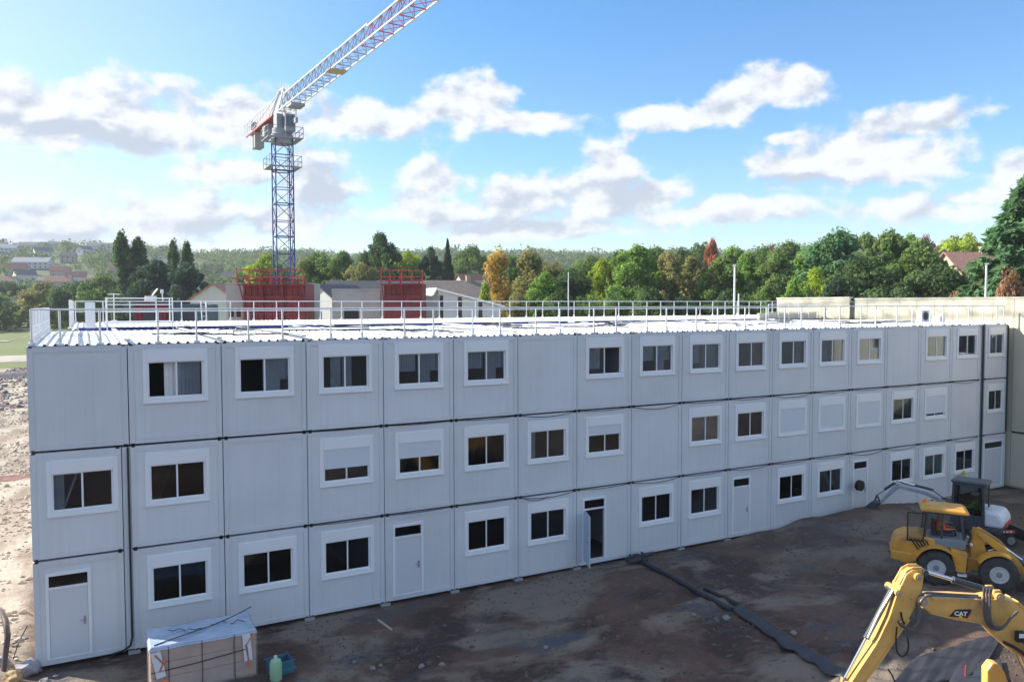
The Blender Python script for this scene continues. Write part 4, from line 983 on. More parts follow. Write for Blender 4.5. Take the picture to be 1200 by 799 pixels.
# ------------------------------------------------------------------ red formwork boxes and grey concrete core behind the modules
def formwork(px0,px1,ytop,d,label,seed):
    a=at(px0,357,d=d); b=at(px1,357,d=d); w=(b-a).length; c=(a+b)/2; zt=at(600,ytop,d=d).z; rz=math.atan2((b-a).y,(b-a).x)
    root=empty('formwork_box',(c.x,c.y,0),rz=rz,label=label,cat='formwork'); D=2.6; z0=zt-3.6; rr=random.Random(seed)
    n=max(2,round(w/1.55))
    for k in range(n):
        x0=-w/2+w*k/n+.02; x1=-w/2+w*(k+1)/n-.02; m=MB(); m.box(x0,x1,-.04,.0,z0,zt)
        for j in range(4): xx=x0+.05+(x1-x0-.14)*j/3; m.box(xx,xx+.06,-.14,-.04,z0,zt)
        for z in (z0+.3,z0+1.4,z0+2.6,zt-.25): m.box(x0,x1,-.17,-.141,z,z+.14)
        m.build('shutter_panel',M_red,root)
    m=MB(); m.box(-w/2,-w/2+.1,.0,D,z0,zt); m.box(w/2-.1,w/2,.0,D,z0,zt); m.box(-w/2+.1,w/2-.1,D-.1,D,z0,zt); m.build('side_panel',M_darkred,root)
    m=MB(); m.box(-w/2-.15,w/2+.15,-.95,-.18,zt-.12,zt-.04)
    for k in range(n+1): x=-w/2+w*k/n; m.beam((x,-.18,zt-1.2),(x,-.9,zt-.14),.07)
    m.build('working_platform',M_red,root)
    for k in range(n*2+1):
        x=-w/2-.1+(w+.2)*k/(n*2); m=MB(); m.beam((x,-.92,zt-.1),(x+rr.uniform(-.1,.1),-.92,zt+rr.uniform(.8,1.15)),.07); m.build('railing_post',M_redb,root)
    m=MB()
    for z in(.45,.95): m.beam((-w/2-.1,-.92,zt+z),(w/2+.1,-.92,zt+z+rr.uniform(-.08,.08)),.06)
    m.build('railing',M_redb,root)
    m=MB()
    for k in range(5): x=rr.uniform(-w/2+.3,w/2-.3); m.beam((x,.3,zt),(x+rr.uniform(-.5,.5),.3,zt+rr.uniform(.4,.9)),.09)
    m.beam((-w/2,.5,zt+.25),(w/2,.5,zt+.25),.12); m.build('push_pull_prop',M_redb,root)
    # concrete wall it is cast around
    m=MB(); m.box(-w/2+.3,w/2-.3,.3,D-.3,-.2,zt-.3); m.build('concrete_wall',M_concrete,root)
formwork(286,358,332,57,'large red steel formwork box at the foot of the blue crane mast',1)
formwork(450,495,332,58,'smaller red steel formwork box right of the dark terrace roofs',2)
def cwall(px0,px1,ytop,d,label,dep=2.5,holes=()):
    a=at(px0,357,d=d); b=at(px1,357,d=d); w=(b-a).length; c=(a+b)/2; zt=at(600,ytop,d=d).z; rz=math.atan2((b-a).y,(b-a).x)
    root=empty('concrete_block',(c.x,c.y,0),rz=rz,label=label,cat='concrete shell'); m=MB(); m.box(-w/2,w/2,0,dep,-.3,zt); m.build('wall',M_concrete,root,bevel=.03)
    for (u0,u1,z0,z1) in holes:
        m=MB(); m.box(-w/2+w*u0,-w/2+w*u1,-.03,-.005,zt-z1,zt-z0); m.build('opening',M_dark,root)
    m=MB(); m.box(-w/2-.03,w/2+.03,-.03,dep+.03,zt,zt+.12); m.build('slab_edge',M_concrete,root)
cwall(265,285,333,59,'tall narrow raw concrete wall left of the large red formwork box',holes=((.15,.45,1.7,2.4),(.6,.85,1.7,2.4)))
cwall(359,366,333,60,'slim raw concrete pier right of the large red formwork box')
cwall(389,446,340,60,'wide raw concrete block with a dark opening between the red formwork boxes',holes=((.25,.55,1.4,2.6),))
cwall(497,513,348,62,'low raw concrete wall right of the smaller red formwork box')
# stacked site cabins
M_teal=mat('teal_container',(.07,.12,.15),.6,var=.15,scale=1)
def cabins(px0,px1,ytop,d,mt,labels,group):
    a=at(px0,357,d=d); b=at(px1,357,d=d); w=(b-a).length; c=(a+b)/2; zt=at(600,ytop,d=d).z; rz=math.atan2((b-a).y,(b-a).x); h=zt/4
    for k in range(4):
        root=empty('site_container',(c.x,c.y,k*h),rz=rz,label=labels[k],cat='container',group=group); m=MB(); m.box(-w/2+.06,w/2-.06,.05,2.4,.06,h-.1)
        n=int(w/.3)
        for j in range(n): x=-w/2+.1+(w-.2)*j/n; m.box(x,x+.12,.0,.05,.15,h-.15)
        m.build('body',mt,root); m=MB()
        for x in(-w/2,w/2-.12): m.box(x,x+.12,-.02,.1,0,h-.02)
        m.box(-w/2+.12,w/2-.12,-.02,.1,0,.13); m.box(-w/2+.12,w/2-.12,-.02,.1,h-.15,h-.02); m.build('frame',mt,root)
        m=MB(); m.box(-.5,.5,-.03,-.001,h*.45,h*.8); m.build('window',M_win,root)
od=['topmost','second from the top','third from the top','lowest']
cabins(157,194,354,60,M_darkred,[f'dark red site container behind the far guardrail, {q} of its stack' for q in od[::-1]],'dark red stacked site containers')
cabins(197,243,355,61,M_teal,[f'dark teal site container behind the far guardrail, {q} of its stack' for q in od[::-1]],'dark teal stacked site containers')
# digger bucket / sand heap look on the red container: folded tarpaulin and props
m=MB(); a=at(176,357,d=60.5); z=at(176,353,d=60.5).z
m.tube([a+Vector((0,0,z-a.z+0)),a+Vector((.2,0,z-a.z+.5)),a+Vector((.55,0,z-a.z+.95))],.05); m.tube([a+Vector((.9,0,z-a.z)),a+Vector((.85,0,z-a.z+.7))],.05); m.obox(a+Vector((.05,.1,z-a.z+.2)),(.8,.5,.4)); m.obox(a+Vector((.85,.0,z-a.z+.75)),(.2,.2,.3))
o=m.build('lifting_hook',M_galv); tag(o,'pale grey crane hook lying on top of the dark red containers','hook')
# scaffold trestle by the teal containers
a=at(233,357,d=60); b=at(243,357,d=60)
t=empty('ladder_frame',(a.x,a.y,0),label='grey access ladder leaning beside the dark teal containers',cat='ladder'); m=MB(); off=b-a; off.z=0; zt=9.9
p0=Vector((0,-.6,zt-3.4)); p1=off*.2+Vector((0,-.2,zt)); q0=off+Vector((0,-.6,zt-3.4)); 
m.beam(p0+off*.35,p1,.06); m.beam(p0+off*.9,p1+off*.55,.06); m.build('rail',M_galv,t); m=MB()
for k in range(9): u=k/9; m.beam((p0+off*.35).lerp(p1,u),(p0+off*.9).lerp(p1+off*.55,u),.04)
m.build('rung',M_galv,t); m=MB(); m.beam(Vector((off.x*.35,off.y*.35-.6,0)),p0+off*.35,.08); m.beam(Vector((off.x*.9,off.y*.9-.6,0)),p0+off*.9,.08); m.build('leg',M_galv,t)
# light poles
def pole(px,ytop,d,label,r=.07,mt=None,head=True):
    p=at(px,357,d=d); zt=at(px,ytop,d=d).z; zg=float(terr(p.x,p.y)) if d>110 else 0; o=empty('light_pole',(p.x,p.y,zg),label=label,cat='pole'); m=MB(); m.tube([(0,0,-.2),(0,0,zt-zg)],[r*1.3,r*.8],10); m.build('shaft',mt or M_galv,o,smooth=True)
    if head: m=MB(); m.box(-.12,.12,-.25,.1,zt-zg-.02,zt-zg+.1); m.build('lamp_head',M_grey,o)
    m=MB(); m.box(-.2,.2,-.2,.2,-.05,.03); m.build('base_plate',M_galv,o)
pole(666,319,70,'thin pale pole in front of the dark green tree, centre of the tree line',.05,head=False)
pole(860.5,312,62,'taller pale pole behind the right end of the rear roof',.08)
pole(865.5,344,61,'short pale post right beside the taller pale pole',.06,head=False)
pole(1155,310,66,'white pole in front of the big spruce, above the beige parapet',.10,M_mwhite)
pole(1081+0,331,200,'thin distant pole among the trees on the right',.08,head=False) if False else None
# roof aerial at the left rear
an=empty('roof_aerial',tuple(at(134,376,z=8.68)),label='galvanised aerial mast with two cross bars at the left rear of the roof',cat='aerial'); m=MB(); m.tube([(0,0,0),(0,0,1.65)],.03); m.box(-.15,.15,-.15,.15,0,.04); m.build('mast',M_galv,an); m=MB()
for z in(1.35,1.6): m.beam((-.33,0,z),(.33,0,z),.05)
m.build('cross_bar',M_galv,an)
# ------------------------------------------------------------------ people (seated drivers)
M_skin=mat('skin',(.50,.31,.22),.55); M_cloth=mat('dark_work_trousers',(.06,.065,.09),.9); M_vo=mat('orange_safety_jacket',(.95,.18,.03),.7); M_vg=mat('green_safety_jacket',(.45,.85,.05),.7); M_hb=mat('blue_helmet',(.25,.42,.62),.35); M_hat=mat('white_helmet',(.75,.75,.75),.35); M_hair=mat('brown_hair',(.05,.03,.02),.8)
def person(loc,rz,label,jacket,helmet,parent=None):
    root=empty('person',loc,rz,label,'person')
    V=[];E_=[];Rr=[]
    def v(p,r): V.append(p);Rr.append(r);return len(V)-1
    pel=v((0,0,.10),.15); ab=v((.02,0,.28),.135); ch=v((.03,0,.46),.16); nk=v((.04,0,.62),.06); hd=v((.06,0,.72),.09); ht=v((.055,0,.82),.085)
    E_+= [(pel,ab),(ab,ch),(ch,nk),(nk,hd),(hd,ht)]
    for s in(-1,1):
        sh=v((.03,s*.19,.52),.07); el=v((.16,s*.25,.30),.048); wr=v((.38,s*.17,.30),.032); hnd=v((.45,s*.155,.31),.034); E_+=[(ch,sh),(sh,el),(el,wr),(wr,hnd)]
        for k,(dy,L) in enumerate(((-.024,.055),(-.008,.065),(.008,.062),(.024,.048))):
            f1=v((.485,s*.155+dy,.315),.0095); f2=v((.485+L*.6,s*.155+dy,.30),.009); f3=v((.485+L*.55,s*.155+dy,.27),.008); E_+=[(hnd,f1),(f1,f2),(f2,f3)]
        t1=v((.46,s*.155-s*.035,.325),.010); t2=v((.50,s*.155-s*.04,.30),.009); E_+=[(hnd,t1),(t1,t2)]
        hp=v((.05,s*.10,.08),.10); kn=v((.45,s*.13,.10),.065); an_=v((.50,s*.13,-.32),.042); ft=v((.63,s*.14,-.37),.035); E_+=[(pel,hp),(hp,kn),(kn,an_),(an_,ft)]
    me=bpy.data.meshes.new('body'); me.from_pydata(V,E_,[]); me.materials.append(M_skin); o=bpy.data.objects.new('body',me); col.objects.link(o); o.parent=root
    sk=o.modifiers.new('skin','SKIN'); sk.use_smooth_shade=True
    for i,r in enumerate(Rr): me.skin_vertices[0].data[i].radius=(r,r); me.skin_vertices[0].data[i].use_root=(i==0)
    ss=o.modifiers.new('sub','SUBSURF'); ss.levels=1; ss.render_levels=2
    # clothes: trousers and jacket as shells round the body
    def shell(name,pts,edges,m):
        me=bpy.data.meshes.new(name); me.from_pydata([p for p,_ in pts],edges,[]); me.materials.append(m); o=bpy.data.objects.new(name,me); col.objects.link(o); o.parent=root
        sk=o.modifiers.new('skin','SKIN'); sk.use_smooth_shade=True
        for i,(p,r) in enumerate(pts): me.skin_vertices[0].data[i].radius=(r,r); me.skin_vertices[0].data[i].use_root=(i==0)
        ss=o.modifiers.new('sub','SUBSURF'); ss.levels=1; ss.render_levels=2
    shell('jacket',[((0,0,.14),.165),((.02,0,.30),.16),((.03,0,.47),.18),((.035,0,.57),.09)]+[q for s in(-1,1) for q in (((.03,s*.195,.525),.085),((.16,s*.255,.30),.063),((.34,s*.18,.30),.048))],[(0,1),(1,2),(2,3),(2,4),(4,5),(5,6),(2,7),(7,8),(8,9)],jacket)
    shell('trousers',[((0,0,.10),.165)]+[q for s in(-1,1) for q in (((.06,s*.105,.08),.112),((.45,s*.13,.10),.08),((.50,s*.13,-.26),.058))],[(0,1),(1,2),(2,3),(0,4),(4,5),(5,6)],M_cloth)
    hm=MB(); c=Vector((.055,0,.80)); hm.lathe([(.128,.0),(.125,.04),(.105,.09),(.06,.125),(.01,.135)],lambda x,y,h:(c.x+x,c.y+y,c.z+h),18); hm.obox(c+Vector((.13,0,.005)),(.07,.16,.012)); hm.build('helmet',helmet,root,smooth=True)
    f=MB(); f.obox((.150,0,.735),(.035,.022,.035)); 
    f.build('nose',M_skin,root,bevel=.008)
    for s in(-1,1):
        e=MB(); e.lathe([(.004,-.004),(.011,0),(.004,.004)],lambda x,y,h,s=s:(.142+h,s*.033+x,.765+y),10); e.build('eye',M_dark,root)
        e=MB(); e.obox((.055,s*.092,.745),(.03,.012,.05)); e.build('ear',M_skin,root,bevel=.004)
    e=MB(); e.obox((.142,0,.70),(.01,.05,.010)); e.build('mouth',mat('lips',(.35,.14,.12),.5),root)
    b=MB()
    for s in(-1,1): b.obox((.57,s*.135,-.37),(.27,.10,.10))
    b.build('boot',M_black,root,bevel=.03) if False else [ (lambda q:(q.obox((.57,s*.135,-.37),(.27,.10,.10)),q.build('boot',M_black,root,bevel=.03)))(MB()) for s in(-1,1)]
    return root
# ------------------------------------------------------------------ wheel loader
def wheel(root,x,y,R_,w,name='wheel'):
    m=MB(); s=1 if y>0 else -1
    f=lambda a,b,h:(x+a,y+s*h,R_+b)
    m.lathe([(R_*.50,-w*.45),(R_*.80,-w*.5),(R_*.95,-w*.42),(R_,-w*.3),(R_,w*.3),(R_*.95,w*.42),(R_*.80,w*.5),(R_*.50,w*.45)],f,36,cap=False)
    for k in range(26):
        a=k*2*math.pi/26
        for sg in(-1,1):
            c=(a+sg*.05); p0=Vector(f(R_*1.0*math.cos(c),R_*1.0*math.sin(c),sg*w*.05)); p1=Vector(f(R_*.985*math.cos(c+.12),R_*.985*math.sin(c+.12),sg*w*.44)); m.beam(p0,p1,.05,.035)
    o=m.build(name,M_tyre,root,smooth=True)
    r=MB(); r.lathe([(R_*.52,w*.36),(R_*.52,w*.44),(R_*.46,w*.46),(R_*.42,w*.34),(R_*.25,w*.22),(R_*.22,w*.30),(R_*.10,w*.33)],f,28); r.lathe([(R_*.52,-w*.4),(R_*.52,w*.36)],f,28,cap=False)
    ri=r.build('rim',M_rim,o,smooth=True)
    h=MB(); h.lathe([(R_*.17,w*.30),(R_*.17,w*.37),(R_*.1,w*.40)],f,14)
    for k in range(8): a=k*math.pi/4; h.lathe([(.018,0),(.018,.03)],lambda p,q,hh,a=a:f(R_*.33*math.cos(a)+p,R_*.33*math.sin(a)+q,w*.26+hh),6)
    h.build('hub',M_grey,o,smooth=True)
def rbox(m,x0,x1,y0,y1,z0,z1,mi=0): m.box(x0,x1,y0,y1,z0,z1,mi)
def loader():
    LS=.93
    R0=Vector((26.94,-7.26,0)); F0=Vector((28.13,-8.74,0)); o__=Vector((.12,-.03,0)); R0=R0+o__; F0=F0+o__; h=(F0-R0).normalized(); rz=math.atan2(h.y,h.x); left=Vector((-h.y,h.x,0))
    org=R0+left*.78; root=empty('wheel_loader',org,rz,'orange-yellow compact wheel loader with a driver, beside the white and black mini excavator','loader'); root.scale=(LS,LS,LS)
    Rw=.62; wb=2.0
    for x in(0,wb):
        for y in(-.78,.78): wheel(root,x,y,Rw,.42)
    # rear engine body, profile extruded across with rounded tail
    prof=[(-1.35,.72),(-.75,.62),(-.45,.80),(-.45,1.30),(.0,1.32),(.0,1.62),(-.55,1.72),(-1.05,1.66),(-1.35,1.50),(-1.48,1.15),(-1.46,.85)]
    m=MB(); m.prism([(a,b) for a,b in prof],lambda u,v,t:(u,t,v),-.66,.66); hood=m.build('engine_hood',M_orange,root,bevel=.09)
    m=MB(); m.prism([(-1.52,.70),(-1.0,.58),(-.62,.70),(-.70,1.02),(-1.52,1.05)],lambda u,v,t:(u,t,v),-.70,.70); m.build('counterweight',M_orange,root,bevel=.07)
    for s in(-1,1):
        for k in range(5):
            g=MB(); x=-.85+k*.12; g.beam((x,s*.668,1.56),(x+.26,s*.672,1.16),.03,.055); g.build('vent_slot',M_black,hood)
        g=MB(); g.box(-1.54,-1.515,s*.45-.08,s*.45+.08,.80,.92); g.build('tail_light',M_darkred,hood)
    # mudguards: thick arches
    def arch(xc,a0,a1,y0,y1,nm,rr=.74):
        m=MB(); P=[]; n=12
        for k in range(n+1): a=a0+(a1-a0)*k/n; P.append((xc+rr*math.cos(a),Rw+rr*math.sin(a)))
        for k in range(n,-1,-1): a=a0+(a1-a0)*k/n; P.append((xc+(rr+.07)*math.cos(a),Rw+(rr+.07)*math.sin(a)))
        n2=len(P)//2
        for k in range(n2-1):
            q=[P[k],P[k+1],P[-k-2],P[-k-1]]; m.prism(q,lambda u,v,t:(u,t,v),y0,y1)
        m.build(nm,M_orange,root)
    for s in(-1,1):
        arch(0,R(20),R(165),min(s*.60,s*1.0),max(s*.60,s*1.0),'rear_mudguard'); arch(wb,R(62),R(150),min(s*.55,s*1.0),max(s*.55,s*1.0),'front_mudguard',.70)
        m=MB(); m.prism([(.62,.55),(.95,.55),(1.0,1.25),(.45,1.38)],lambda u,v,t:(u,t,v),min(s*.45,s*.92),max(s*.45,s*.92)); m.build('side_panel',M_orange,root,bevel=.03)
        m=MB(); m.box(.68,.98,min(s*.75,s*.98),max(s*.75,s*.98),.42,.48); m.build('step',M_galv,root)
    m=MB(); m.box(-.3,1.05,-.45,.45,.45,1.28); m.build('chassis',M_char,root,bevel=.03)
    # cab
    x0,x1,y=-.42,.98,.60; zf=1.28; zr=2.60
    m=MB(); m.box(x0,x1,-.64,.64,1.30,1.66); cabl=m.build('cab_lower',M_grey,root,bevel=.04)
    m=MB()
    for s in(-1,1):
        m.beam((x0+.03,s*y,1.6),(x0+.12,s*y*.93,zr),.07); m.beam((.18,s*y,1.6),(.20,s*y*.95,zr),.06); m.beam((x1-.03,s*y,1.3),(x1-.18,s*y*.93,zr),.07); m.beam((x0+.12,s*y*.93,zr-.03),(x1-.18,s*y*.93,zr-.03),.07)
    m.beam((x0+.12,-y*.93,zr-.03),(x0+.12,y*.93,zr-.03),.07); m.beam((x1-.18,-y*.93,zr-.03),(x1-.18,y*.93,zr-.03),.07); m.build('cab_frame',M_char,root)
    for s in(-1,1): gl=MB(); gl.add([(x0+.05,s*(y-.01),1.66),(.17,s*(y-.01),1.66),(.19,s*(y*.95),zr-.06),(x0+.13,s*(y*.93),zr-.06)],[(0,1,2,3)]); gl.build('side_window',M_glass,root)
    gl=MB(); gl.add([(x1-.04,-y,1.5),(x1-.04,y,1.5),(x1-.17,y*.93,zr-.05),(x1-.17,-y*.93,zr-.05)],[(0,1,2,3)]); gl.build('windscreen',M_glass,root)
    gl=MB(); gl.add([(x0+.02,-y,1.66),(x0+.02,y,1.66),(x0+.10,y*.93,zr-.05),(x0+.10,-y*.93,zr-.05)],[(0,1,2,3)]); gl.build('rear_window',M_glass,root)
    # door swung back against the rear, on the side facing the camera and the far side
    d=MB(); a=Vector((x0-.02,-.66,1.5)); b=Vector((x0-.55,-.70,1.5)); 
    for p,q in ((a,b),(a+Vector((.08,0,1.05)),b+Vector((.0,0,1.05))),(a,a+Vector((.08,0,1.05))),(b,b+Vector((0,0,1.05)))): d.beam(p,q,.045)
    dd=d.build('door_frame',M_black,root); g=MB(); g.add([a,b,b+Vector((0,0,1.05)),a+Vector((.08,0,1.05))],[(0,1,2,3)]); g.build('door_pane',M_glass,dd)
    m=MB(); m.prism([(x0-.12,zr+.02),(x1+.05,zr-.02),(x1+.12,zr+.03),(x1-.05,zr+.13),(x0+.1,zr+.17),(x0-.1,zr+.12)],lambda u,v,t:(u,t,v),-.66,.66); rf=m.build('cab_roof',M_orange,root,bevel=.05)
    m=MB(); m.lathe([(.07,0),(.07,.05),(.05,.12),(.02,.14)],lambda a,b,hh:(x0+.1+a,.35+b,zr+.17+hh),12); m.build('beacon',mat('beacon_orange',(.8,.25,.03),.3),rf)
    m=MB(); m.box(.0,.5,-.25,.25,1.35,1.62); m.box(-.12,.02,-.25,.25,1.6,2.2); m.build('seat',M_black,root,bevel=.04)
    m=MB(); m.tube([(.78,0,1.4),(.66,0,1.85)],.03); m.tube([(.66+.02*math.cos(a)*0+ .07*math.sin(a)*0+ -.06*math.sin(a),.19*math.cos(a),1.86+.17*math.sin(a)) for a in np.linspace(0,2*math.pi,17)],.015); m.build('steering_wheel',M_black,root)
    # front frame, lift tower, lift arms
    m=MB(); m.box(1.05,2.35,-.36,.36,.5,.98); m.build('front_frame',M_orange,root,bevel=.04)
    for s in(-1,1):
        m=MB(); m.prism([(1.15,.9),(1.85,.9),(1.65,1.3),(1.50,1.95),(1.28,1.98),(1.18,1.5)],lambda u,v,t:(u,t,v),min(s*.24,s*.32),max(s*.24,s*.32)); m.build('lift_tower',M_orange,root,bevel=.02)
        m=MB(); m.prism([(1.35,1.88),(1.5,1.98),(2.2,1.55),(2.75,.95),(3.0,.62),(2.85,.50),(2.5,.85),(2.05,1.3)],lambda u,v,t:(u,t,v),min(s*.36,s*.46),max(s*.36,s*.46)); m.build('lift_arm',M_orange,root,bevel=.02)
        m=MB(); m.tube([(1.3,s*.20,.9),(1.8,s*.20,1.15)],.05); m.tube([(1.8,s*.20,1.15),(2.3,s*.20,1.38)],.03,mi=1); m.build('lift_cylinder',[M_char,M_chrome],root,smooth=True)
        m=MB(); m.beam((1.05,s*.5,1.55),(1.1,s*.85,1.95),.03); m.box(1.05,1.10,min(s*.78,s*.95),max(s*.78,s*.95),1.8,2.1); m.build('mirror',M_black,root)
        m=MB(); m.lathe([(.07,0),(.07,.06),(.05,.08)],lambda a,b,hh,s=s:(1.12+hh,s*.5+a,1.5+b),12); m.build('headlight',M_mwhite,root)
    m=MB(); m.tube([(1.6,0,1.75),(2.2,0,1.45)],.055); m.tube([(2.2,0,1.45),(2.85,0,1.0)],.032,mi=1); m.build('tilt_cylinder',[M_char,M_chrome],root,smooth=True)
    m=MB(); pr_=[(2.95,.35),(3.1,.12),(3.85,.10),(3.88,.14),(3.25,.22),(3.08,.40),(3.05,.75),(3.2,.95),(3.12,.98),(2.95,.78)]
    m.prism(pr_,lambda u,v,t:(u,t,v),-.95,.95); m.prism([(2.97,.35),(3.1,.14),(3.8,.13),(3.2,.93),(3.0,.75)],lambda u,v,t:(u,t,v),-.98,-.95); m.prism([(2.97,.35),(3.1,.14),(3.8,.13),(3.2,.93),(3.0,.75)],lambda u,v,t:(u,t,v),.95,.98); m.build('bucket',M_grey,root)
    c=org+h*.12; person((c.x,c.y,1.49),rz,'loader driver sitting in the cab, orange jacket and blue helmet',M_vo,M_hb)
loader()
# ------------------------------------------------------------------ mini excavator near the wall
def mini():
    org=Vector((33.2,-5.0,0)); tip=Vector((31.7,-.75,0)); d=(tip-org).normalized(); rz=math.atan2(d.y,d.x)
    root=empty('mini_excavator',org,rz,'white and black mini excavator digging by the wall, right behind the yellow loader','mini excavator')
    ur=math.atan2(-.47,.88)-rz; U=Matrix.Rotation(ur,3,'Z')
    def tr(u,v,t): return U@Vector((u,t,v))
    for s in(-1,1):
        P=[]; L=.85; r=.24
        for k in range(9): a=R(-90)+R(180)*k/8; P.append((L+r*math.cos(a),.25+r*math.sin(a)))
        for k in range(9): a=R(90)+R(180)*k/8; P.append((-L+r*math.cos(a),.25+r*math.sin(a)))
        m=MB(); m.prism(P,tr,min(s*.5,s*.8),max(s*.5,s*.8))
        for k in range(16): u=-.9+1.8*k/15; m.add([tr(u-.02,.49,s*.5),tr(u+.02,.49,s*.5),tr(u+.02,.49,s*.8),tr(u-.02,.49,s*.8),tr(u-.02,.52,s*.5),tr(u+.02,.52,s*.5),tr(u+.02,.52,s*.8),tr(u-.02,.52,s*.8)],[(4,5,6,7),(0,1,5,4),(1,2,6,5),(2,3,7,6),(3,0,4,7)])
        o=m.build('track',M_black,root)
        for u in(-.85,-.3,.25,.85): w=MB(); w.lathe([(.16 if abs(u)>.5 else .1,s*.80),(.16 if abs(u)>.5 else .1,s*.83)],lambda a,b,hh,u=u:tr(u+a,.25+b if abs(u)>.5 else .15+b,hh),14); w.build('track_roller',M_steel,o)
    m=MB(); m.obox(U@Vector((0,0,.38)),(1.3,1.0,.3),U); m.build('undercarriage',M_char,root)
    m=MB(); m.obox(U@Vector((1.45,0,.42)),(.10,1.6,.45),U); bl=m.build('dozer_blade',M_char,root); 
    for s in (-1,1): m=MB(); m.obox(U@Vector((1.1,s*.3,.45)),(.7,.12,.14),U); m.build('blade_arm',M_char,bl)
    m=MB(); m.obox(U@Vector((.55,-.83,.62)),(.85,.02,.12),U); m.build('red_stripe_plate',M_mred,root)
    for k in range(5): m=MB(); m.obox(U@Vector((.25+.14*k,-.845,.62)),(.08,.01,.06),U); m.build('stripe_mark',M_mwhite,root)
    # slewing body
    m=MB(); m.box(-.95,.75,-.72,.72,.56,.80); m.build('deck',M_char,root,bevel=.05)
    m=MB(); m.prism([(-1.0,.80),(-.25,.80),(-.25,1.45),(-.85,1.42),(-1.05,1.1)],lambda u,v,t:(u,t,v),-.74,.74); cw=m.build('counterweight',M_mwhite,root,bevel=.12)
    m=MB(); m.prism([(-1.07,.84),(-1.06,1.0),(-.9,1.02),(-.9,.84)],lambda u,v,t:(u,t,v),-.45,.45); m.build('red_band',M_mred,root,bevel=.02)
    m=MB(); m.box(-.25,.70,-.74,-.12,.80,1.28); m.build('side_cover',M_mwhite,root,bevel=.08)
    x0,x1,y0,y1,z0,zr=-.35,.80,-.10,.76,.80,2.42
    m=MB()
    for x in(x0,x1):
        for y in(y0,y1): m.beam((x,y,z0),(x*.92,y,zr),.08)
    for y in(y0,y1): m.beam((x0,y,zr-.03),(x1*.92,y,zr-.03),.08); m.beam((x0,y,z0+.35),(x1,y,z0+.35),.05)
    for x in(x0*.95,x1*.92): m.beam((x,y0,zr-.03),(x,y1,zr-.03),.08)
    m.build('cab_frame',M_char,root)
    m=MB(); m.box(x0,x1,y0,y0+.04,z0,z0+.4); m.box(x0,x1,y1-.04,y1,z0,z0+.4); m.box(x0,x0+.05,y0+.04,y1-.04,z0,z0+.6); m.build('cab_panel',M_char,root)
    m=MB(); m.box(x0-.10,x1+.05,y0-.06,y1+.06,zr,zr+.13); m.build('cab_roof',mat('dark_cab_roof',(.07,.085,.10),.4),root,bevel=.09)
    for (A,B) in (((x0,y0),(x1*.95,y0)),((x0,y1),(x1*.95,y1)),((x0,y0),(x0,y1)),((x1*.95,y0),(x1*.95,y1))):
        g=MB(); g.add([(A[0],A[1],z0+.4),(B[0],B[1],z0+.4),(B[0],B[1],zr-.05),(A[0],A[1],zr-.05)],[(0,1,2,3)]); g.build('cab_pane',M_glassd,root)
    m=MB(); m.box(-.2,.25,.1,.56,.85,1.2); m.box(-.3,-.18,.1,.56,1.15,1.8); m.build('seat',M_black,root,bevel=.04)
    # boom, stick, bucket in the x-z plane, offset to the right of the cab
    yb=-.30; M_arm=mat('blue_grey_arm_paint',(.36,.38,.46),.5,var=.15,scale=4)
    def seg(nm,pts,w,mt):
        m=MB(); n=len(pts); 
        m.prism(pts,lambda u,v,t:(u,t,v),yb-w/2,yb+w/2); return m.build(nm,mt,root,bevel=.015)
    m=MB(); m.box(.70,1.0,yb-.14,yb+.14,.55,1.0); m.build('swing_post',M_char,root,bevel=.02)
    seg('boom',[(.82,.74),(.98,.74),(1.45,1.26),(2.0,1.50),(3.1,1.64),(3.12,1.75),(2.0,1.64),(1.34,1.40)],.14,M_arm)
    seg('stick',[(3.00,1.66),(3.15,1.86),(3.28,1.76),(3.90,.87),(3.83,.82),(3.18,1.56)],.12,M_arm)
    def cyl(nm,a,b,r=.055,f=.55):
        a=Vector((a[0],yb,a[1]));b=Vector((b[0],yb,b[1])); c=a.lerp(b,f); m=MB(); m.tube([a,c],r); m.tube([c,b],r*.55,mi=1); m.build(nm,[M_char,M_chrome],root,smooth=True)
    cyl('boom_cylinder',(1.0,.80),(1.75,1.36)); cyl('stick_cylinder',(1.75,1.76),(3.06,1.94)); cyl('bucket_cylinder',(3.30,1.84),(4.02,1.18))
    m=MB(); m.beam((4.02,yb,1.18),(3.88,yb,.90),.06); m.beam((4.02,yb,1.18),(4.12,yb,.84),.06); m.build('bucket_link',M_char,root)
    m=MB(); m.prism([(3.82,.88),(4.18,.90),(4.42,.65),(4.40,.36),(4.14,.20),(3.84,.24),(4.02,.36),(4.10,.52)],lambda u,v,t:(u,t,v),yb-.28,yb+.28)
    bk=m.build('bucket',M_char,root,bevel=.02)
    for k in range(4): m=MB(); m.obox((3.79,yb-.21+.14*k,.22),(.14,.05,.035)); m.build('tooth',M_steel,bk)
    m=MB(); 
    for o_ in(-.03,.03): m.tube([(1.3,yb+o_,1.45),(1.9,yb+o_,1.82),(2.6,yb+o_,1.80),(3.2,yb+o_,1.92),(3.4,yb+o_,1.5)],.014,6)
    m.build('hose',M_black,root,smooth=True)
    c=org+d*.0+Vector((-d.y,d.x,0))*.33; person((c.x,c.y,1.15),rz,'mini excavator driver in a bright green jacket inside the dark cab',M_vg,M_hat)
mini()
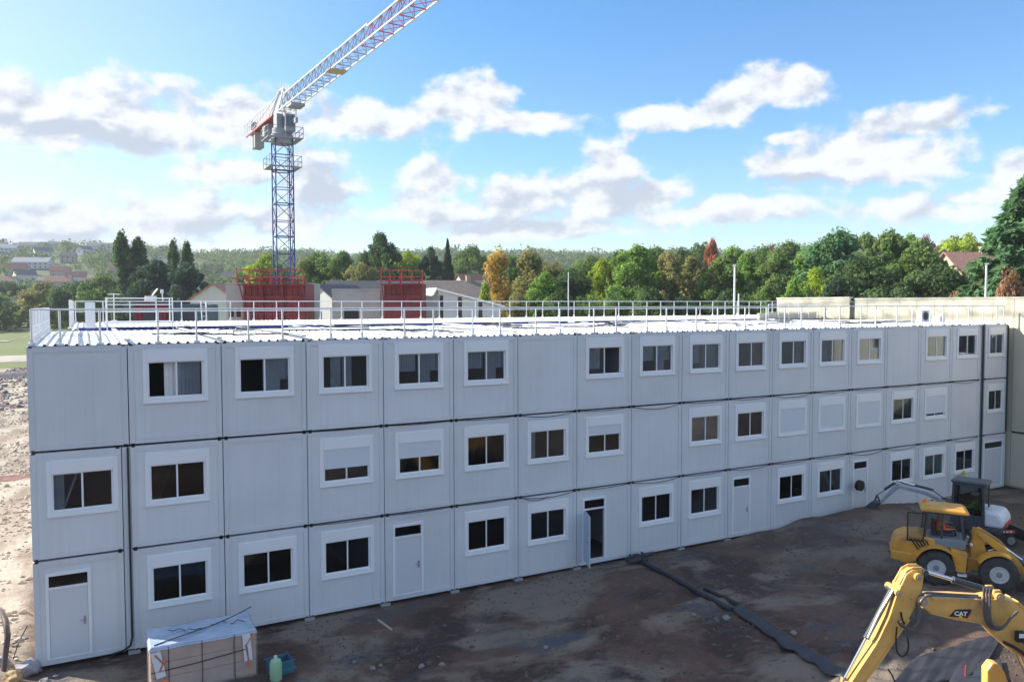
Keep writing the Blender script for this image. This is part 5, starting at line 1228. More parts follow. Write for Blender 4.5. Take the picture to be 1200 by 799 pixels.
# black round reel on a stake beside the bucket
r_=empty('hose_reel',tuple(at(1017,608,z=.05)),label='small round black reel on a pale stake by the wall, above the digger bucket',cat='reel'); r_.location.y=-.35
m=MB(); m.lathe([(.20,-.08),(.24,-.08),(.24,-.05),(.17,-.05),(.17,.05),(.24,.05),(.24,.08),(.20,.08)],lambda a,b,h:(a,h,1.42+b),20); m.build('drum',M_black,r_); m=MB(); m.tube([(0,.1,-.1),(0,.1,1.3)],.03); m.build('stake',M_mwhite,r_)
# ------------------------------------------------------------------ large excavator, arm across the lower right corner
def bigdigger():
    D=15.0; O=Vector(CAM); rx=Vector((_r[0],_r[1],0)).normalized(); nrm=Vector((rx.y,-rx.x,0))*1.0   # arm plane: vertical, nrm toward the camera
    if nrm.dot(Vector((_f[0],_f[1],0)))>0: nrm=-nrm
    base=at(1290,885,d=D); PL=Vector((base.x,base.y,0))
    def uv(px,py):
        q=Vector(ray(px,py)); t=(PL-O).dot(nrm)/q.dot(nrm); p=O+q*t; return ((p-PL).dot(rx),p.z)
    root=empty('excavator',PL+rx*.9,math.atan2(-rx.y,-rx.x),'big yellow tracked excavator whose arm reaches across the lower right corner','excavator')
    inv=root.matrix_basis.inverted() if False else (Matrix.Translation(PL+rx*.9)@Matrix.Rotation(math.atan2(-rx.y,-rx.x),4,'Z')).inverted()
    # local frame: +x forward (toward the bucket), world rx = -x ; local y = nrm side
    def loc(u,z,t): return inv@(PL+rx*u+nrm*t+Vector((0,0,z)))
    def seg(nm,px,w,mt,off=0,bev=.02,parent=None):
        m=MB(); m.prism([uv(*p) for p in px],lambda u,v,t:loc(u,v,t+off),-w/2,w/2); return m.build(nm,mt,parent or root,bevel=bev)
    boom=seg('boom',[(1076,707),(1080,702),(1088,698),(1118,698),(1150,700),(1166,697),(1186,701),(1199,714),(1223,741),(1256,792),(1298,868),(1308,884),(1300,900),(1282,902),(1272,884),(1240,813),(1205,772),(1182,759),(1166,745),(1154,732),(1139,724),(1110,719.5),(1084,713)],.36,M_yellow)
    stick=seg('stick',[(1058,670),(1065,665),(1075,665),(1079,669),(1077,684),(1071,704),(1061,722),(1050,737),(1026,773),(1003,803),(990,838),(980,843),(974,836),(986,808),(1007,776),(1027,746),(1039,721),(1048,696),(1052,683)],.27,M_yellow)
    def flange(nm,px,w,parent,th=.03):
        pts=[uv(*p) for p in px]; m=MB()
        for a,b in zip(pts[:-1],pts[1:]):
            A=loc(*a,0);B=loc(*b,0); t=(B-A); L_=t.length; t.normalize(); n_=Vector((t.z,0,-t.x)); rot=Matrix((t,Vector((0,1,0)),n_)).transposed(); m.obox((A+B)/2,(L_+.01,w,th),rot)
        m.build(nm,M_yellow,parent)
    flange('top_plate',[(1088,698),(1118,698),(1150,700),(1166,697)],.41,boom); flange('top_plate',[(1186,701),(1199,714),(1223,741),(1256,792),(1298,868)],.41,boom)
    flange('bottom_plate',[(1084,713),(1110,719.5),(1139,724),(1154,732),(1166,745),(1182,759),(1205,772),(1240,813)],.41,boom)
    flange('back_plate',[(1061,722),(1050,737),(1026,773),(1003,803),(990,838)],.31,stick); flange('front_plate',[(1052,683),(1048,696),(1039,721),(1027,746),(1007,776),(986,808)],.31,stick)
    for w in(-.09,.09): seg('stick_rib',[(1059,666),(1067,662),(1077,662),(1081,666),(1078,669),(1067,668),(1056,684),(1050,682)],.035,M_yellow,off=w,bev=.008,parent=stick)
    def cyl(nm,a,b,r,f,off=0,parent=None):
        A=loc(*uv(*a),off);B=loc(*uv(*b),off);c=A.lerp(B,f); m=MB(); m.tube([A,c],r,12); m.tube([c,c.lerp(B,.03)],r*1.12,12); m.tube([c,B],r*.55,12,mi=1)
        for q in(A,B): m.tube([q+Vector((0,-.16,0)),q+Vector((0,.16,0))],r*.9,10)
        return m.build(nm,[M_char,M_chrome],parent or root,smooth=True)
    cyl('stick_cylinder',(1164,693),(1080,668),.062,.55)
    cyl('bucket_cylinder',(1045,691),(989,796),.055,.52)
    m=MB(); m.tube([loc(*uv(1043,689),.12),loc(*uv(1027,716),.12),loc(*uv(1014,744),.12)],.03,8); m.build('grease_pipe',M_steel,root,smooth=True)
    for w in(-.24,.24): cyl('boom_cylinder',(1262,905),(1190,742),.085,.55,off=w*1.3)
    # pins and bosses
    for (px,r) in (((1076,700),.13),((1070,672),.09),((1164,695),.10),((1190,742),.12),((1047,690),.08),((1199,742),.07)):
        m=MB(); c=uv(*px); m.lathe([(r*.2,-.22),(r*.8,-.22),(r*.8,.22),(r*.2,.22)],lambda a,b,h,c=c:loc(c[0]+a,c[1]+b,h),16); pb=m.build('pin_boss',M_yellow,root,smooth=True); m=MB(); m.lathe([(r*.5,.22),(r*.5,.245)],lambda a,b,h,c=c:loc(c[0]+a,c[1]+b,h),10); m.build('pin',M_steel,pb)
    # stiffening lugs on the boom top
    seg('lug',[(1158,697),(1160,688),(1167,688),(1172,697)],.06,M_yellow,off=.12,bev=.005); seg('lug',[(1158,697),(1160,688),(1167,688),(1172,697)],.06,M_yellow,off=-.12,bev=.005)
    # hoses
    def hose(pts,r=.022,off=.26,mt=M_grey,nm='hose'):
        P=[]; pts=[uv(*p) for p in pts]
        for i in range(len(pts)-1):
            p0=pts[max(i-1,0)];p1=pts[i];p2=pts[i+1];p3=pts[min(i+2,len(pts)-1)]
            for k in range(5):
                t=k/5; P.append(tuple(.5*((2*p1[j])+(-p0[j]+p2[j])*t+(2*p0[j]-5*p1[j]+4*p2[j]-p3[j])*t*t+(-p0[j]+3*p1[j]-3*p2[j]+p3[j])*t**3) for j in(0,1)))
        P.append(pts[-1]); m=MB(); m.tube([loc(a,b,off) for a,b in P],r,8); m.build(nm,mt,root,smooth=True)
    M_hose=mat('grey_hose',(.10,.095,.10),.4)
    for k,o_ in enumerate((.0,.09)):
        q=k*2.2; hose([(1048,724-q),(1053,730-q),(1060,732-q),(1067,726-q),(1069,716-q*.5),(1069,705),(1072,696+q*.4),(1079,691+q*.4),(1090,691+q*.3),(1110,692.5),(1140,694)],.022,.16+o_,M_hose)
    for k in range(3):
        q=k*2.3; hose([(1143+q,682),(1143+q,700),(1143.5+q,714),(1147+q,724),(1154+q*.6,730-q),(1162,730-q),(1168,725-q),(1173,718-q),(1180,712-q)],.022,.27+.03*k,M_hose)
    hose([(1049.5,712),(1051,720),(1054,726)],.02,.2,M_black); hose([(1045,729),(1044,742),(1045,756),(1050,763),(1056,760),(1058.5,751),(1057,741)],.017,.2,M_black)
    hose([(1166,745),(1180,752),(1195,764),(1215,790),(1240,830)],.03,.27,M_black)
    hose([(1035,778),(1040,786),(1044,798),(1040,812)],.015,.2,M_black)
    m=MB()
    for px in (1108,1128): 
        c=uv(px,694); m.lathe([(.04,0),(.04,.06)],lambda a,b,h,c=c:loc(c[0]+a,c[1]+.04+b,.1+h),8)
    # work lamp on the boom
    m=MB(); c=uv(1184,738); m.obox(loc(c[0],c[1],.28),(.15,.10,.20)); m.build('work_lamp_housing',M_black,root,bevel=.02); m=MB(); m.obox(loc(c[0],c[1]+.03,.335),(.10,.02,.08)); m.build('work_lamp_lens',M_mwhite,root,bevel=.02)
    # maker's plate: dark slanted field with white letters
    m=MB(); m.prism([uv(*p) for p in((1106,717.2),(1113,709.5),(1132,709),(1127,719))],lambda u,v,t:loc(u,v,t),0.182,0.188); m.build('name_plate',M_black,root)
    m=MB(); m.prism([uv(*p) for p in((1125.8,719.8),(1127.5,717),(1130.5,712.5),(1132.6,709.6),(1127.3,719.8))],lambda u,v,t:loc(u,v,t),0.189,0.193); m.build('name_plate_flash',M_mred,root)
    m=MB(); m.prism([uv(*p) for p in((1116,719.3),(1119,715),(1122,719.4))],lambda u,v,t:loc(u,v,t),0.189,0.191); m.build('name_plate_triangle',mat('plate_yellow',(.9,.6,.05),.4),root)
    cu=bpy.data.curves.new('letters','FONT'); cu.body='CAT'; cu.size=.105; cu.extrude=.003; cu.offset=.004; cu.align_x='CENTER'; cu.align_y='CENTER'
    to=bpy.data.objects.new('tmp',cu); col.objects.link(to); dg=bpy.context.evaluated_depsgraph_get(); me=bpy.data.meshes.new_from_object(to.evaluated_get(dg)); bpy.data.objects.remove(to)
    me.name='name_plate_letters'; me.materials.clear(); me.materials.append(M_mwhite); o=bpy.data.objects.new('name_plate_letters',me); col.objects.link(o); o.parent=root
    a=loc(*uv(1119,714.1),.196); ex=(loc(*uv(1125,714.4),.196)-a).normalized(); ez=Vector((0,0,1)); ez=(ez-ex*ez.dot(ex)).normalized(); en=ex.cross(ez)
    o.matrix_local=Matrix(((ex.x*1.15,ez.x,en.x,a.x),(ex.y*1.15,ez.y,en.y,a.y),(ex.z*1.15,ez.z,en.z,a.z),(0,0,0,1)))
    # bucket (just under the frame)
    bx=uv(982,842); 
    m=MB(); b0=bx; P=[(b0[0]-.15,b0[1]+.1),(b0[0]+.45,b0[1]+.05),(b0[0]+.75,b0[1]-.5),(b0[0]+.55,b0[1]-1.15),(b0[0]+.05,b0[1]-1.3),(b0[0]-.45,b0[1]-1.15),(b0[0]+.1,b0[1]-.95),(b0[0]+.3,b0[1]-.6)]
    m.prism(P,lambda u,v,t:loc(u,v,t),-.55,.55); bk=m.build('bucket',M_char,root,bevel=.02)
    for k in range(5): m=MB(); m.obox(loc(b0[0]-.5,b0[1]-1.17,-.44+.22*k),(.25,.09,.07)); m.build('tooth',M_steel,bk)
    seg('bucket_link',[(986,793),(994,795),(990,845),(982,846)],.10,M_yellow)
    seg('bucket_link',[(986,793),(993,793),(968,846),(962,842)],.08,M_yellow,off=.18)
    seg('swing_guard',[(1176,800),(1183,791),(1190,792),(1198,803),(1203,818),(1218,860),(1262,912),(1240,930),(1200,915),(1176,870)],.22,M_yellow,off=-.62,bev=.03)
    # machine body (to the right of the frame): deck, cab, engine cover, tracks
    ux=uv(1290,885)[0]; 
    m=MB(); m.box(-2.6,1.0,-1.35,1.35,1.05,1.35); m.build('deck',M_char,root,bevel=.04)
    m=MB(); m.prism([(-2.9,1.35),(-.9,1.35),(-.9,2.35),(-2.5,2.35),(-3.0,2.0)],lambda u,v,t:(u,t,v),-1.35,1.35); m.build('engine_cover',M_yellow,root,bevel=.08)
    m=MB(); m.box(-.85,1.0,-1.35,-.40,1.36,1.75); m.build('cab_base',M_yellow,root,bevel=.04)
    m=MB()
    for x in(-.8,.95):
        for y in(-1.3,-.42): m.beam((x,y,1.75),(x*.9,y,2.95),.09)
    m.build('cab_frame',M_black,root)
    for A,B in(((-.8,-1.3),(.9,-1.3)),((-.8,-.42),(.9,-.42)),((.9,-1.3),(.9,-.42)),((-.8,-1.3),(-.8,-.42))): g=MB(); g.add([(A[0],A[1],1.75),(B[0],B[1],1.75),(B[0],B[1],2.9),(A[0],A[1],2.9)],[(0,1,2,3)]); g.build('cab_pane',M_glassd,root)
    m=MB(); m.box(-.9,1.0,-1.36,-.36,2.96,3.06); m.build('cab_roof',M_yellow,root,bevel=.04)
    m=MB(); m.box(-.85,.95,.45,1.33,1.36,1.95); m.build('tool_box',M_yellow,root,bevel=.05)
    for s in(-1,1):
        P=[]; L=1.75; r=.46
        for k in range(11): a=R(-90)+R(180)*k/10; P.append((L-.5+r*math.cos(a),.47+r*math.sin(a)))
        for k in range(11): a=R(90)+R(180)*k/10; P.append((-L-.5+r*math.cos(a),.47+r*math.sin(a)))
        m=MB(); m.prism(P,lambda u,v,t:(u,t,v),min(s*.9,s*1.5),max(s*.9,s*1.5))
        for k in range(20): u=-2.2+3.4*k/19; m.box(u-.03,u+.03,min(s*.88,s*1.52),max(s*.88,s*1.52),.93,.97)
        o=m.build('track',M_black,root)
        for k in range(6): w=MB(); w.lathe([(.14,s*1.5),(.14,s*1.54)],lambda a,b,h,k=k:(-2.1+.65*k+a,h,.25+b),12); w.build('track_roller',M_steel,o)
    m=MB(); m.box(-1.7,.7,-.9,.9,.35,1.04); m.build('undercarriage',M_char,root)
bigdigger()
# ------------------------------------------------------------------ things on the ground
# wrapped stack of boxes
st=empty('wrapped_pallet',(3.90,-2.60,-.02),R(-1),'shrink-wrapped stack of beige boxes with pale blue plastic top, by the wall','pallet stack')
L_,D_,T_=2.50,1.28,1.30
M_card=mat('brown_cardboard',(.56,.40,.30),.75,var=.14,scale=2.2); 
def wrapmat():
    m=mat('stretch_wrap',(.62,.56,.54),.28,bump=.02,bscale=3); nt=m.node_tree; p=nt.nodes['Principled BSDF']; p.inputs['Alpha'].default_value=.26; return m
m=MB()
for k in range(4): x=-L_/2+.1+k*(L_-.3)/3; m.box(x,x+.1,-D_/2,D_/2,.02,.12)
for k in range(5): y=-D_/2+k*(D_-.12)/4; m.box(-L_/2,L_/2,y,y+.12,.12,.145)
m.build('pallet',mat('pallet_wood',(.35,.26,.17),.85,var=.2,scale=4),st)
rr=random.Random(3); xs_=[-L_/2,-L_/2+.42,-.05,L_/2-.55,L_/2]; 
for r in range(3):
    for k in range(4):
        x0,x1=xs_[k],xs_[k+1]; z0=.15+r*.375; m=MB(); j=rr.uniform(0,.02)
        m.box(x0+.008,x1-.008,-D_/2+j,D_/2-.01,z0,z0+.365); m.build('box',M_card,st,bevel=.018)
gx=np.linspace(-L_/2-.03,L_/2+.03,40)
def sheet(name,fn,nu,nv,mt):
    vs=[];fs=[]
    for i in range(nu):
        for j in range(nv): vs.append(fn(i/(nu-1),j/(nv-1)))
    for i in range(nu-1):
        for j in range(nv-1): fs.append((i*nv+j,(i+1)*nv+j,(i+1)*nv+j+1,i*nv+j+1))
    me=bpy.data.meshes.new(name); me.from_pydata(vs,[],fs); me.materials.append(mt); me.polygons.foreach_set('use_smooth',[True]*len(fs)); o=bpy.data.objects.new(name,me); col.objects.link(o); o.parent=st; return o
WM=wrapmat(); nn=lambda a,b: float(fbm(a,b,3))
sheet('stretch_wrap',lambda u,v:(-L_/2-.02+(L_+.04)*u,-D_/2-.018-.02*abs(nn(u*4,v*14+u*3)),.1+1.2*v),50,50,WM)
sheet('stretch_wrap',lambda u,v:(L_/2+.02+.02*abs(nn(u*4+9,v*14)),-D_/2+D_*u,.1+1.2*v),20,40,WM)
sheet('stretch_wrap',lambda u,v:(-L_/2-.02-.02*abs(nn(u*4+5,v*14)),-D_/2+D_*u,.1+1.2*v),20,40,WM)
M_blueplastic=mat('pale_blue_plastic',(.36,.47,.62),.22,c2=(.52,.60,.70),scale=1.6,bump=.03,bscale=3.5)
def top(u,v):
    x=-L_/2-.03+(L_+.06)*u; y=-D_/2-.03+(D_+.06)*v; e=min(u,1-u,v,1-v); return (x,y,T_+.015+.035*nn(u*7,v*4)+.02*abs(nn(u*20,v*9))-(.09 if e<.001 else 0)-(.0))
sheet('plastic_cover',top,70,36,M_blueplastic)
M_tapeo=mat('orange_tape',(.90,.25,.08),.4); M_tapew=mat('white_label',(.78,.76,.76),.5)
def strip(nm,pts,w,mt):
    m=MB(); f=-D_/2-.046
    for a,b in zip(pts[:-1],pts[1:]):
        A=Vector((a[0],f,a[1]));B=Vector((b[0],f,b[1])); t=(B-A).normalized(); n_=Vector((-t.z,0,t.x))*w/2; m.add([A-n_,B-n_,B+n_,A+n_,A-n_+Vector((0,-.004,0)),B-n_+Vector((0,-.004,0)),B+n_+Vector((0,-.004,0)),A+n_+Vector((0,-.004,0))],[(0,1,2,3),(4,5,6,7),(0,1,5,4),(1,2,6,5),(2,3,7,6),(3,0,4,7)])
    m.build(nm,mt,st)
strip('white_label',[(-1.12,1.20),(-1.0,.55)],.22,M_tapew); strip('white_label',[(1.0,1.25),(1.05,.55)],.20,M_tapew)
strip('orange_tape',[(-1.14,1.14),(-1.02,.98),(-.94,.88)],.05,M_tapeo); strip('orange_tape',[(-1.04,.70),(-.96,.88),(-.90,1.0)],.05,M_tapeo)
strip('orange_tape',[(1.18,1.24),(1.04,1.02),(.96,.94)],.04,M_tapeo); strip('orange_tape',[(1.0,.95),(1.03,.7),(1.08,.35)],.05,M_tapeo); strip('orange_tape',[(-1.15,.42),(-.85,.44)],.09,M_tapeo)
strip('dark_strap',[(-1.24,.70),(-.3,.74),(.6,.82),(1.0,.86)],.022,M_dark) ; 
for x in(-.83,-.06,.72): strip('dark_strap',[(x,.12),(x,1.29)],.014,M_dark)
m=MB(); m.tube([(-1.15,-.55,1.33),(-.4,-.3,1.37),(.3,-.02,1.38),(.9,.30,1.42),(1.32,.50,1.50)],.014,6); o=m.build('loose_rod',M_char,st)
for (x0,y0,sd__) in ((-.75,.1,1),(-.35,-.05,2),(.25,.05,3),(.7,.0,4)):
    rr=random.Random(sd__); m=MB(); pts=[(x0+.09*i+rr.uniform(-.02,.02),y0+rr.uniform(-.12,.12),T_+.055+rr.uniform(0,.02)) for i in range(5)]; m.tube(pts,.012,5); m.build('cover_wrinkle_cord',M_char,st)
# canister and blue crate right of it
cn=empty('blue_crate',(5.72,-3.30,-.03),R(10),'low blue plastic crate right of the wrapped stack','crate'); m=MB(); 
for a in((-.3,.3,-.22,-.20),(-.3,.3,.20,.22),(-.3,-.28,-.20,.20),(.28,.3,-.20,.20)): m.box(*a,0,.42)
m.box(-.28,.28,-.2,.2,0,.03); m.box(-.33,.33,-.25,-.22,.38,.43); m.box(-.33,.33,.22,.25,.38,.43); m.build('body',mat('blue_green_plastic',(.06,.17,.25),.45,var=.1,scale=3),cn); m=MB(); m.box(-.33,.33,-.28,-.251,.2,.24); m.build('rim',mat('blue_rim',(.07,.20,.30),.45),cn)
cg=empty('green_bottle',(5.55,-3.62,-.03),0,'pale green plastic canister standing in front of the blue crate','canister'); cg.scale=(1.15,1.15,1.2); m=MB(); m.lathe([(.12,0),(.135,.03),(.135,.40),(.11,.47),(.045,.50)],lambda a,b,h:(a,b,h),22); m.build('body',mat('pale_green_plastic',(.36,.58,.34),.4,var=.05,scale=4),cg,smooth=True); m=MB(); m.lathe([(.04,.50),(.04,.55),(.03,.57)],lambda a,b,h:(a,b,h),14); m.build('cap',mat('pale_cap',(.65,.72,.60),.4),cg,smooth=True)
# rolled black membrane and flat sheet
def gz(x,y): return float(soilz(x,y))
def ground_tube(name,pxs,r,mt,label,cat,jit=.0,group=None):
    P=[at(a,b,z=.05) for a,b in pxs]; Q=[]
    for i in range(len(P)-1):
        n=10
        for k in range(n): Q.append(P[i].lerp(P[i+1],k/n))
    Q.append(P[-1]); rr=random.Random(len(Q)); zz=[gz(q.x,q.y) for q in Q]; zz=[max(sum(zz[max(0,k-9):k+10])/len(zz[max(0,k-9):k+10]),zz[k]-r*.6) for k in range(len(zz))]; pts=[(q.x+rr.uniform(-jit,jit),q.y+rr.uniform(-jit,jit),z_+r*.8) for q,z_ in zip(Q,zz)]
    m=MB(); m.tube(pts,[r*rr.uniform(.96,1.04) for _ in pts],12); o=m.build(name,mt,smooth=True); tag(o,label,cat,group); return o
M_memb=mat('grey_membrane',(.035,.038,.048),.5,var=.25,scale=2,bump=.02,bscale=5)
ground_tube('membrane_roll',[(752,658),(790,678),(826,700),(858,718)],.095,M_memb,'long dark grey membrane roll lying out from the wall across the soil','membrane roll',.008)
ground_tube('membrane_roll',[(826,690),(850,702),(868,712)],.07,M_memb,'short dark membrane roll lying alongside the far end of the long roll','membrane roll',.008)
def ground_sheet(name,pl,mt,label,cat,n=40,mm=8,wave=.03,wf=3.,th=.012,lift=.03):
    A,B,Cc,Dd=[at(a,b,z=.03) for a,b in pl]; vs=[];fs=[]
    for i in range(n):
        for j in range(mm):
            u,v=i/(n-1),j/(mm-1); p=A.lerp(B,u).lerp(Dd.lerp(Cc,u),v); z=(gz(p.x,p.y)*.55+.45*np.mean([gz(p.x+a_,p.y+b_) for a_ in(-.8,0,.8) for b_ in(-.8,0,.8)])+.05)+lift+wave*(.5+.5*math.sin(u*wf*2*math.pi))+.02*nn(p.x*3,p.y*3); vs.append((p.x,p.y,z))
    for i in range(n-1):
        for j in range(mm-1): fs.append((i*mm+j,(i+1)*mm+j,(i+1)*mm+j+1,i*mm+j+1))
    me=bpy.data.meshes.new(name); me.from_pydata(vs,[],fs); me.materials.append(mt); me.polygons.foreach_set('use_smooth',[True]*len(fs)); o=bpy.data.objects.new(name,me); col.objects.link(o); s=o.modifiers.new('t','SOLIDIFY'); s.thickness=th; tag(o,label,cat); return o
ground_sheet('membrane_sheet',[(868,712),(1000,790),(985,797),(858,719)],M_memb,'long flat strip of dark membrane running on from the rolls to the excavator bucket','membrane',60,6,.01,4)
ground_sheet('rippled_dark_sheet',[(1068,772),(1178,742),(1150,792),(1040,812)],mat('rippled_dark_grey',(.030,.030,.040),.6,var=.15,scale=1.5),'dark rippled sheet spread over the soil under the big excavator arm','sheet',90,10,.020,6,.01,.02)  # dark stripes on the soil, drawn as a thin rippled sheet
ground_sheet('dark_tarpaulin',[(1120,788),(1172,776),(1180,812),(1105,815)],M_memb,'dark tarpaulin lying on the soil below the dark rippled sheet','tarpaulin',40,20,.03,2,.01,.03)
p_=at(1131,797,z=.02); m=MB(); m.tube([(p_.x,p_.y,-.1),(p_.x+.02,p_.y,.42)],.02,8); tag(m.build('marker_stake',M_redb),'thin red marker stake in the soil below the excavator boom','stake')
p_=at(1129,553,y=-.10); m=MB(); rs_=np.random.RandomState(2)
for k in range(4): m.tube([p_+Vector((rs_.uniform(-.14,.14),rs_.uniform(-.03,.03),.02)),p_+Vector((rs_.uniform(-.1,.1),-.06,-.06)),p_+Vector((rs_.uniform(-.14,.14),-.05,-.2*rs_.rand()-.05))],[.05,.06,.03],7)
tag(m.build('hanging_glove',mat('yellow_green_cloth',(.50,.62,.06),.8)),'yellow-green work gloves hung over the sill of the last ground floor window','gloves')
# crumpled sheeting by the wall
P=at(749,655,z=.1); me_=MB(); rs_=np.random.RandomState(4)
for k in range(5):
    c=Vector((P.x+rs_.uniform(-.7,.5),P.y+.05+rs_.uniform(-.2,.15),.10)); pts=[c+Vector((rs_.uniform(-.3,.3),rs_.uniform(-.15,.15),.02+rs_.uniform(0,.12))) for _ in range(5)]; me_.tube(pts,[.06,.10,.09,.11,.05],8)
o=me_.build('plastic_bundle',M_memb,smooth=True); tag(o,'crumpled dark plastic bundle against the wall at the head of the membrane roll','bundle')
# timber batten and pale stones on the soil
def on(px,py): p=at(px,py,z=0); return Vector((p.x,p.y,gz(p.x,p.y)))
a,b=on(443,728),on(459,739); m=MB(); m.beam(a+Vector((0,0,.04)),b+Vector((0,0,.05)),.07,.04); tag(m.build('timber_batten',mat('pale_wood',(.45,.38,.30),.8)),'short pale timber batten lying on the dark soil','batten')
M_stone=mat('pale_stone',(.27,.25,.23),.9,var=.15,scale=6); M_stoned=mat('grey_rubble_stone',(.33,.32,.34),.9,var=.25,scale=5,bump=.02,bscale=8)
def rock(name,x,y,z,s,mt,seed,sq=(1,1,.7)):
    import bmesh
    bm=bmesh.new(); bmesh.ops.create_icosphere(bm,subdivisions=2,radius=1); 
    for v in bm.verts: k=1+.45*mnoise.noise(v.co*1.3+Vector((seed*3.1,0,0)))+.2*mnoise.noise(v.co*3+Vector((0,seed,0))); v.co=Vector((v.co.x*sq[0],v.co.y*sq[1],v.co.z*sq[2]))*k*s
    me=bpy.data.meshes.new(name); bm.to_mesh(me); bm.free(); me.materials.append(mt); o=bpy.data.objects.new(name,me); col.objects.link(o); o.location=(x,y,z); o.rotation_euler.z=seed; return o
stones=[(437,780,.13,'largest pale stone in the loose row right of the green canister'),(446,777,.10,'pale stone just right of the largest one in the row by the canister'),(415,776,.09,'flat pale stone at the left end of the row by the canister'),
 (494,775,.15,'left one of the two pale stones at the bottom middle'),(518,775,.16,'right one of the two pale stones at the bottom middle'),(559,736,.10,'pale stone alone on the dark soil below the middle windows'),
 (808,710,.08,'small pale stone just below the long membrane roll'),(813,723,.13,'pale stone under the lower end of the membrane roll'),(852,727,.2,'broad brown stone at the end of the membrane roll'),
 (930,742,.16,'pale stone beside the flat membrane strip'),(948,765,.12,'small stone between the flat membrane strip and the excavator stick'),(640,760,.10,'lone stone on the soil at bottom centre, right of the pair')]
for k,(px,py,s,l_) in enumerate(stones):
    p=on(px,py); tag(rock('stone',p.x,p.y,p.z+s*.1,s*.65,M_stone,k),l_,'stone','stones scattered on the dark soil')
rs_=np.random.RandomState(7); V=[];Fc=[]; 
cube=np.array([(-1,-1,-1),(1,-1,-1),(1,1,-1),(-1,1,-1),(-1,-1,1),(1,-1,1),(1,1,1),(-1,1,1)],float); cf=np.array([(0,3,2,1),(4,5,6,7),(0,1,5,4),(1,2,6,5),(2,3,7,6),(3,0,4,7)])
def clods(name,x0,x1,y0,y1,n,s0,s1,mt,label,seed,filt=None):
    rs=np.random.RandomState(seed); V=[];Fc=[];k=0
    X=rs.uniform(x0,x1,n*3);Y=rs.uniform(y0,y1,n*3); dn=vnoise(X*.5+seed,Y*.5); Z=soilz(X,Y)
    for x,y,z,d in zip(X,Y,Z,dn):
        if d<.02 and rs.rand()<.85: continue
        if filt and not filt(x,y): continue
        s=rs.uniform(s0,s1)*(1 if rs.rand()<.93 else 2.0); c=cube*(1+rs.uniform(-.35,.35,(8,3))); q=rs.normal(0,1,(3,3)); q,_=np.linalg.qr(q); V.append((c@q)*s*np.array([1,1,.7])+np.array([x,y,z+s*.3])); Fc.append(cf+8*k); k+=1
        if k>=n: break
    me=quick_mesh(name,np.concatenate(V),np.concatenate(Fc),[mt]); o=bpy.data.objects.new(name,me); col.objects.link(o); tag(o,label,'soil',kind='stuff')
clods('soil_clods',3,46,-16,-.3,8000,.008,.024,mat('earth_clod',(.16,.118,.094),.95,var=.3,scale=.8),'loose dark earth clods covering the site ground in front of the modules',2)
clods('rubble',-9,-.4,-1,60,5000,.015,.05,mat('sand_clod',(.42,.36,.29),.95,var=.35,scale=1.2),'loose pale rubble and clods on the sandy ground beyond the left end of the building',5)
clods('far_rubble',-28,-2,60,120,2500,.05,.16,mat('far_clod',(.30,.26,.23),.95,var=.4,scale=.5),'dark and pale debris strewn over the far sandy ground on the left',6)
# rocks, sack, post and pipe in the lower left corner
for k,(px,py,z,s,mt,l) in enumerate(((33,778,.25,.27,M_stoned,'large grey-violet rock at the left corner of the building'),(14,790,.25,.22,mat('ochre_stone',(.50,.34,.16),.9,var=.2,scale=4),'ochre stone left of the large grey-violet rock'),(52,795,.2,.15,M_stone,'pale stone slab right of the large grey-violet rock'),(3,770,.3,.2,M_stoned,'small grey stone at the foot of the bent pipe'))):
    p=at(px,py,z=z); tag(rock('rock',p.x,p.y,z-.1,s,mt,k+30),l,'rock')
p=[at(a,b,z=c) for a,b,c in((2,716,1.3),(7,728,1.15),(9,745,.9),(7,762,.55),(4,785,.1),(4,800,-.1))]; m=MB(); m.tube([p[0]+Vector((-.15,0,.0))]+p,[.05,.07,.08,.075,.07,.07,.07],10); tag(m.build('bent_pipe',mat('brown_rubber',(.10,.065,.055),.6),smooth=True),'brown bent pipe sticking up at the lower left edge','pipe')
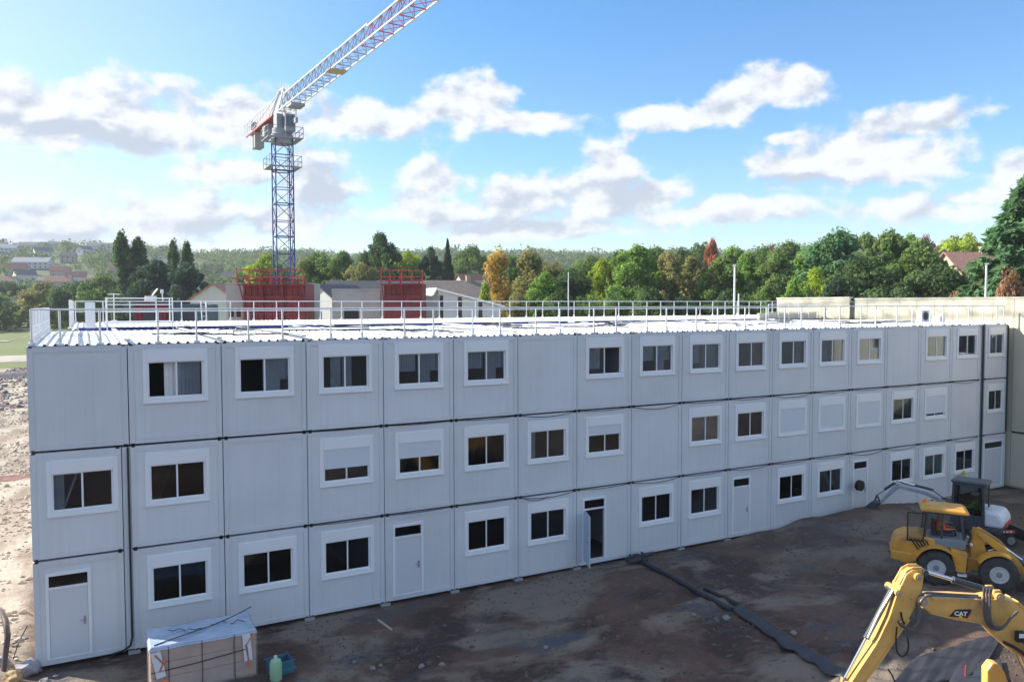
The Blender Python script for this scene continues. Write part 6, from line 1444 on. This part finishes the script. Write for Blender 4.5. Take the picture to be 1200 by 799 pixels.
g=empty('rebar_stake',tuple(at(15,773,z=.1)),label='thin dark steel stake with a small grey bracket at the left building corner',cat='stake')
m=MB(); q=[at(a,b,z=c)-g.location for a,b,c in((15,773,.1),(22,752,.6),(32,733,1.05))]; m.tube(q,.014,6); m.tube([q[1]+Vector((-.15,0,-.02)),q[1]+Vector((.22,.05,.05))],.02,6); m.build('rod',M_dark,g); m=MB(); m.obox(q[1]+Vector((.05,0,.04)),(.18,.08,.12)); m.build('bracket',M_steel,g,bevel=.01)
# cables strung low across the left ground
for k,(ya,yb,c) in enumerate(((441,437,'upper'),(474,472,'lower'))):
    a=at(-60,ya-2,z=.35);b=at(33,yb,z=.35); m=MB(); m.tube([a.lerp(b,t)+Vector((0,0,-.3*4*t*(1-t))) for t in np.linspace(0,1,12)],.07 if k else .05,6); tag(m.build('ground_cable',mat('violet_cable',(.16,.14,.34),.5) if k else M_black,smooth=True),f'{c} thin cable crossing the pale ground left of the building','cable')
# red-brown spoil heap on the left ground
for k,(px,py,s,c,l) in enumerate(((8,560,0.8,(.24,.13,.10),'low red-brown spoil heap on the pale ground left of the building'),(12,440,4.2,(.12,.11,.12),'dark rubble heap on the far pale ground left of the building'))):
    p=at(px,py,z=0); o=rock('spoil_heap',p.x,p.y,-.15*s,s,mat('spoil'+str(k),c,.95,var=.4,scale=1.5,bump=.1,bscale=4),50+k,(1.6,1.2,.28)); tag(o,l,'heap')

# ------------------------------------------------------------------ air: thin haze box around everything
m=MB(); m.box(-1900,2300,-1500,2300,-3,175); hz=m.build('haze',(hm:=bpy.data.materials.new('haze_air'))); hm.use_nodes=True; nt=hm.node_tree; nt.nodes.clear()
pv=N(nt,'ShaderNodeVolumePrincipled'); pv.inputs['Color'].default_value=(.80,.87,.96,1); pv.inputs['Density'].default_value=HAZE; pv.inputs['Anisotropy'].default_value=.0
ou=N(nt,'ShaderNodeOutputMaterial'); nt.links.new(pv.outputs[0],ou.inputs['Volume']); tag(hz,'thin pale haze in the air over the valley','haze',kind='stuff')
